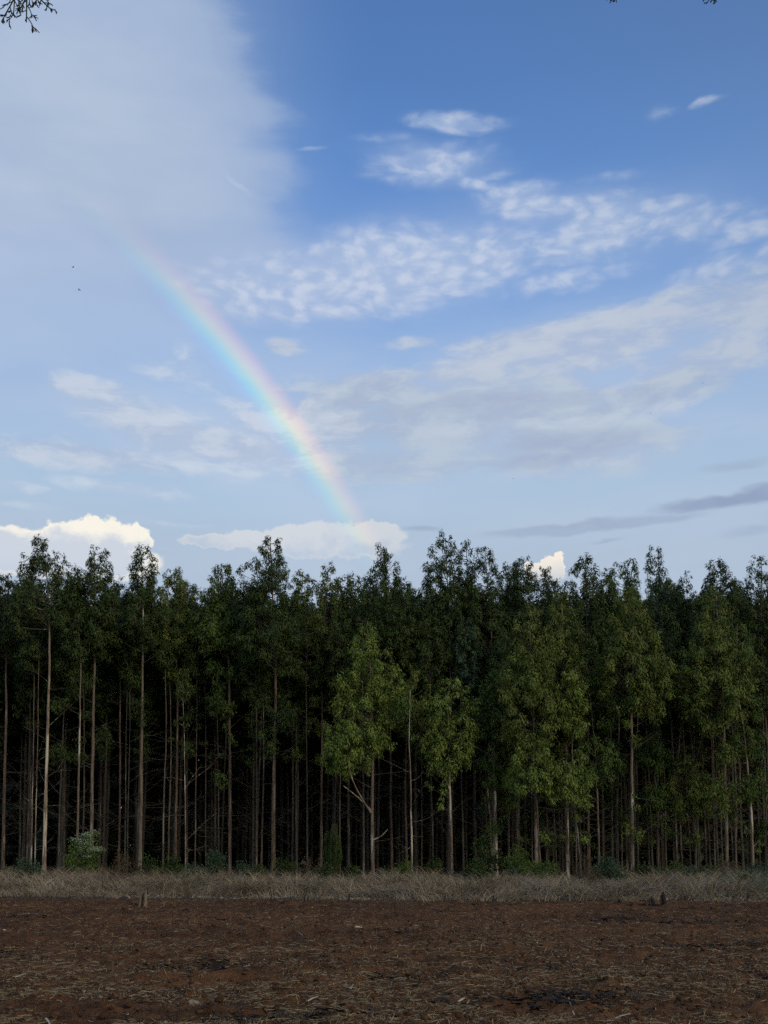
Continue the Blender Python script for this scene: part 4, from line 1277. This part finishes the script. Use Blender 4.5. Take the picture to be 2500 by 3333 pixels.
stick(1850, 3250, 1868, 3290, .011, 'bleached upright splinter beside the black charred heap, bottom right')
stick(1995, 3300, 2052, 3296, .009, 'long straight pale stalk lying level under the black charred heap')
stick(1575, 3215, 1590, 3235, .009, 'short pale splinter on the near soil right of centre')
stick(1490, 3262, 1512, 3248, .014, 'forked pale wood chip near the bottom, right of centre')
stick(1510, 3270, 1530, 3242, .007, 'thin leaning stalk next to the forked wood chip')
stick(1448, 3312, 1456, 3268, .008, 'thin upright stalk near the bottom centre right')
stick(1140, 3218, 1150, 3202, .012, 'white splinter standing in the near soil at centre right')
stick(1000, 3262, 1035, 3252, .011, 'flat pale splinter lying near the bottom centre')
stick(270, 3245, 280, 3228, .009, 'short leaning pale splinter on the left part of the field')
stick(150, 3312, 165, 3325, .013, 'curled pale chip at the bottom left')
stick(955, 3025, 985, 3042, .010, 'pale stick lying aslant left of the centre stone')
stick(915, 3060, 940, 3056, .014, 'broken flat pale chip left of the centre stone')
stick(50, 3185, 90, 3178, .006, 'long thin stalk on the left part of the field')
stick(795, 3156, 812, 3158, .010, 'short level pale chip in the middle of the field')
stick(860, 3126, 874, 3129, .012, 'small pale chip behind the middle of the field')

# ------------------------------------------------------------------ overhanging cypress sprays
CYP = plain('cypress_scale', (0.018, 0.024, 0.014), 0.8, (0.035, 0.045, 0.022), 30)


def spray(anchor_px, tip_px, D, seed, label, dens=7, name='cypress_branch', w=1.0):
    """a hanging scale-leaf spray: stem with alternate forking twiglets; the stem comes from above the frame"""
    rg = np.random.default_rng(seed)
    A_, T_ = np.array(at(*anchor_px, D)), np.array(at(*tip_px, D))
    root = empty(name, tuple(A_))
    e = T_ - A_
    L = np.linalg.norm(e)
    tb = Tubes()
    tw = Tubes()
    stem = smoothline([np.zeros(3), e * .5 + np.array([L * .04 * rg.normal(), L * .05, 0]), e], 10)
    tb.add(stem, np.linspace(.0026, .0014, 10) * w, 5)

    def fork(p, d, l, depth):
        q_ = p + d * l
        mid = p + d * l * .5 + rg.normal(size=3) * l * .05
        tw.add([p, mid, q_], np.array([.0013, .0012, .0009]) * w * (1.0 if depth else 1.15), 4)
        if depth <= 0: return
        for s in (-1, 1, -1)[:rg.integers(1, 4)]:
            ang_ = s * rg.uniform(.3, .6)
            ca_, sa_2 = math.cos(ang_), math.sin(ang_)
            d2 = np.array([d[0] * ca_ - d[2] * sa_2, d[1] + rg.normal() * .15, d[0] * sa_2 + d[2] * ca_])
            d2 /= np.linalg.norm(d2)
            fork(p + (q_ - p) * rg.uniform(.25, .95), d2, l * rg.uniform(.4, .65), depth - 1)
    dn = e / L
    for k in range(dens):
        t_ = (k + .6) / dens
        i = min(8, int(t_ * 9))
        s = -1 if k % 2 else 1
        ang_ = s * rg.uniform(.35, .7)
        d2 = np.array([dn[0] * math.cos(ang_) - dn[2] * math.sin(ang_), rg.normal() * .2, dn[0] * math.sin(ang_) + dn[2] * math.cos(ang_)])
        d2 /= np.linalg.norm(d2)
        fork(stem[i], d2, L * (0.42 - 0.26 * t_) * rg.uniform(.8, 1.1), 2)
    fork(stem[-2], dn, L * .1, 1)
    tb.obj('stem', CYP, root)
    tw.obj('twigs', CYP, root)
    tag(root, label, 'branch')
    return root


g1 = 'dark cypress sprays hanging into the top of the picture'
spray((52, -120), (13, 56), 2.2, 3, 'dark hanging cypress spray in the top left corner, leftmost of three', 8)
spray((96, -120), (86, 72), 2.2, 5, 'dark hanging cypress spray in the top left corner, longest middle one', 9)
spray((100, -60), (172, 36), 2.3, 8, 'dark hanging cypress spray in the top left corner, slanting right', 9)
spray((60, -110), (44, 50), 2.4, 9, 'short dark cypress spray between the corner ones', 6)
spray((2010, -110), (1998, 6), 2.6, 11, 'tip of a dark cypress spray just touching the top edge, right of centre', 8)
spray((2330, -110), (2315, 6), 2.6, 12, 'tip of a dark cypress spray touching the top edge near the right corner', 8)

# ------------------------------------------------------------------ small far birds
FEATH = plain('dark_feathers', (0.02, 0.02, 0.025), 0.7, (0.05, 0.05, 0.055), 20)
for i, (px, py, D, rot, label) in enumerate([
    (238, 870, 95, 0.5, 'tiny dark bird high on the left, upper of two'),
    (258, 944, 85, -0.3, 'tiny dark bird high on the left, lower of two'),
    (1671, 1558, 130, 0.2, 'tiny dark bird under the grey cloud right of centre'),
    (2118, 1345, 130, -0.5, 'tiny dark bird in the grey clouds at the right'),
    (2287, 1247, 120, 0.9, 'tiny dark bird farthest right and highest of the right three')]):
    p = at(px, py, D)
    root = empty('bird', p, rot)
    root.scale = (.6, .6, .6) if i < 2 else (.4, .4, .4)
    tag(root, label, 'bird', 'small birds far off in the sky')
    tb = Tubes()
    tb.add(smoothline([(-.16, 0, .0), (-.10, 0, .01), (0, 0, .0), (.10, 0, .02), (.16, 0, .03)], 9), [.006, .022, .034, .042, .042, .036, .026, .028, .006], 8)
    tb.add([(-.15, 0, 0), (-.26, 0, .0)], [.012, .035], 4)
    tb.obj('body', FEATH, root)
    for s in (-1, 1):
        tip = .34
        c0, c1, c2 = (.06, 0, .02), (.10, s * tip * .5, .10), (-.02, s * tip, .04 + .05 * i % .1)
        top = [(.07, s * .02, .03), (.10, s * tip * .5, .11), (.0, s * tip, .05), (-.05, s * tip * .55, .09), (-.06, s * .02, .02)]
        vv = top + [(a, b_, c_ - .008) for a, b_, c_ in top]
        me = bpy.data.meshes.new('wing')
        me.from_pydata(vv, [], [(0, 1, 2, 3, 4), (9, 8, 7, 6, 5)] + [(k, (k + 1) % 5, (k + 1) % 5 + 5, k + 5) for k in range(5)])
        me.materials.append(FEATH)
        link(bpy.data.objects.new('wing', me), root)
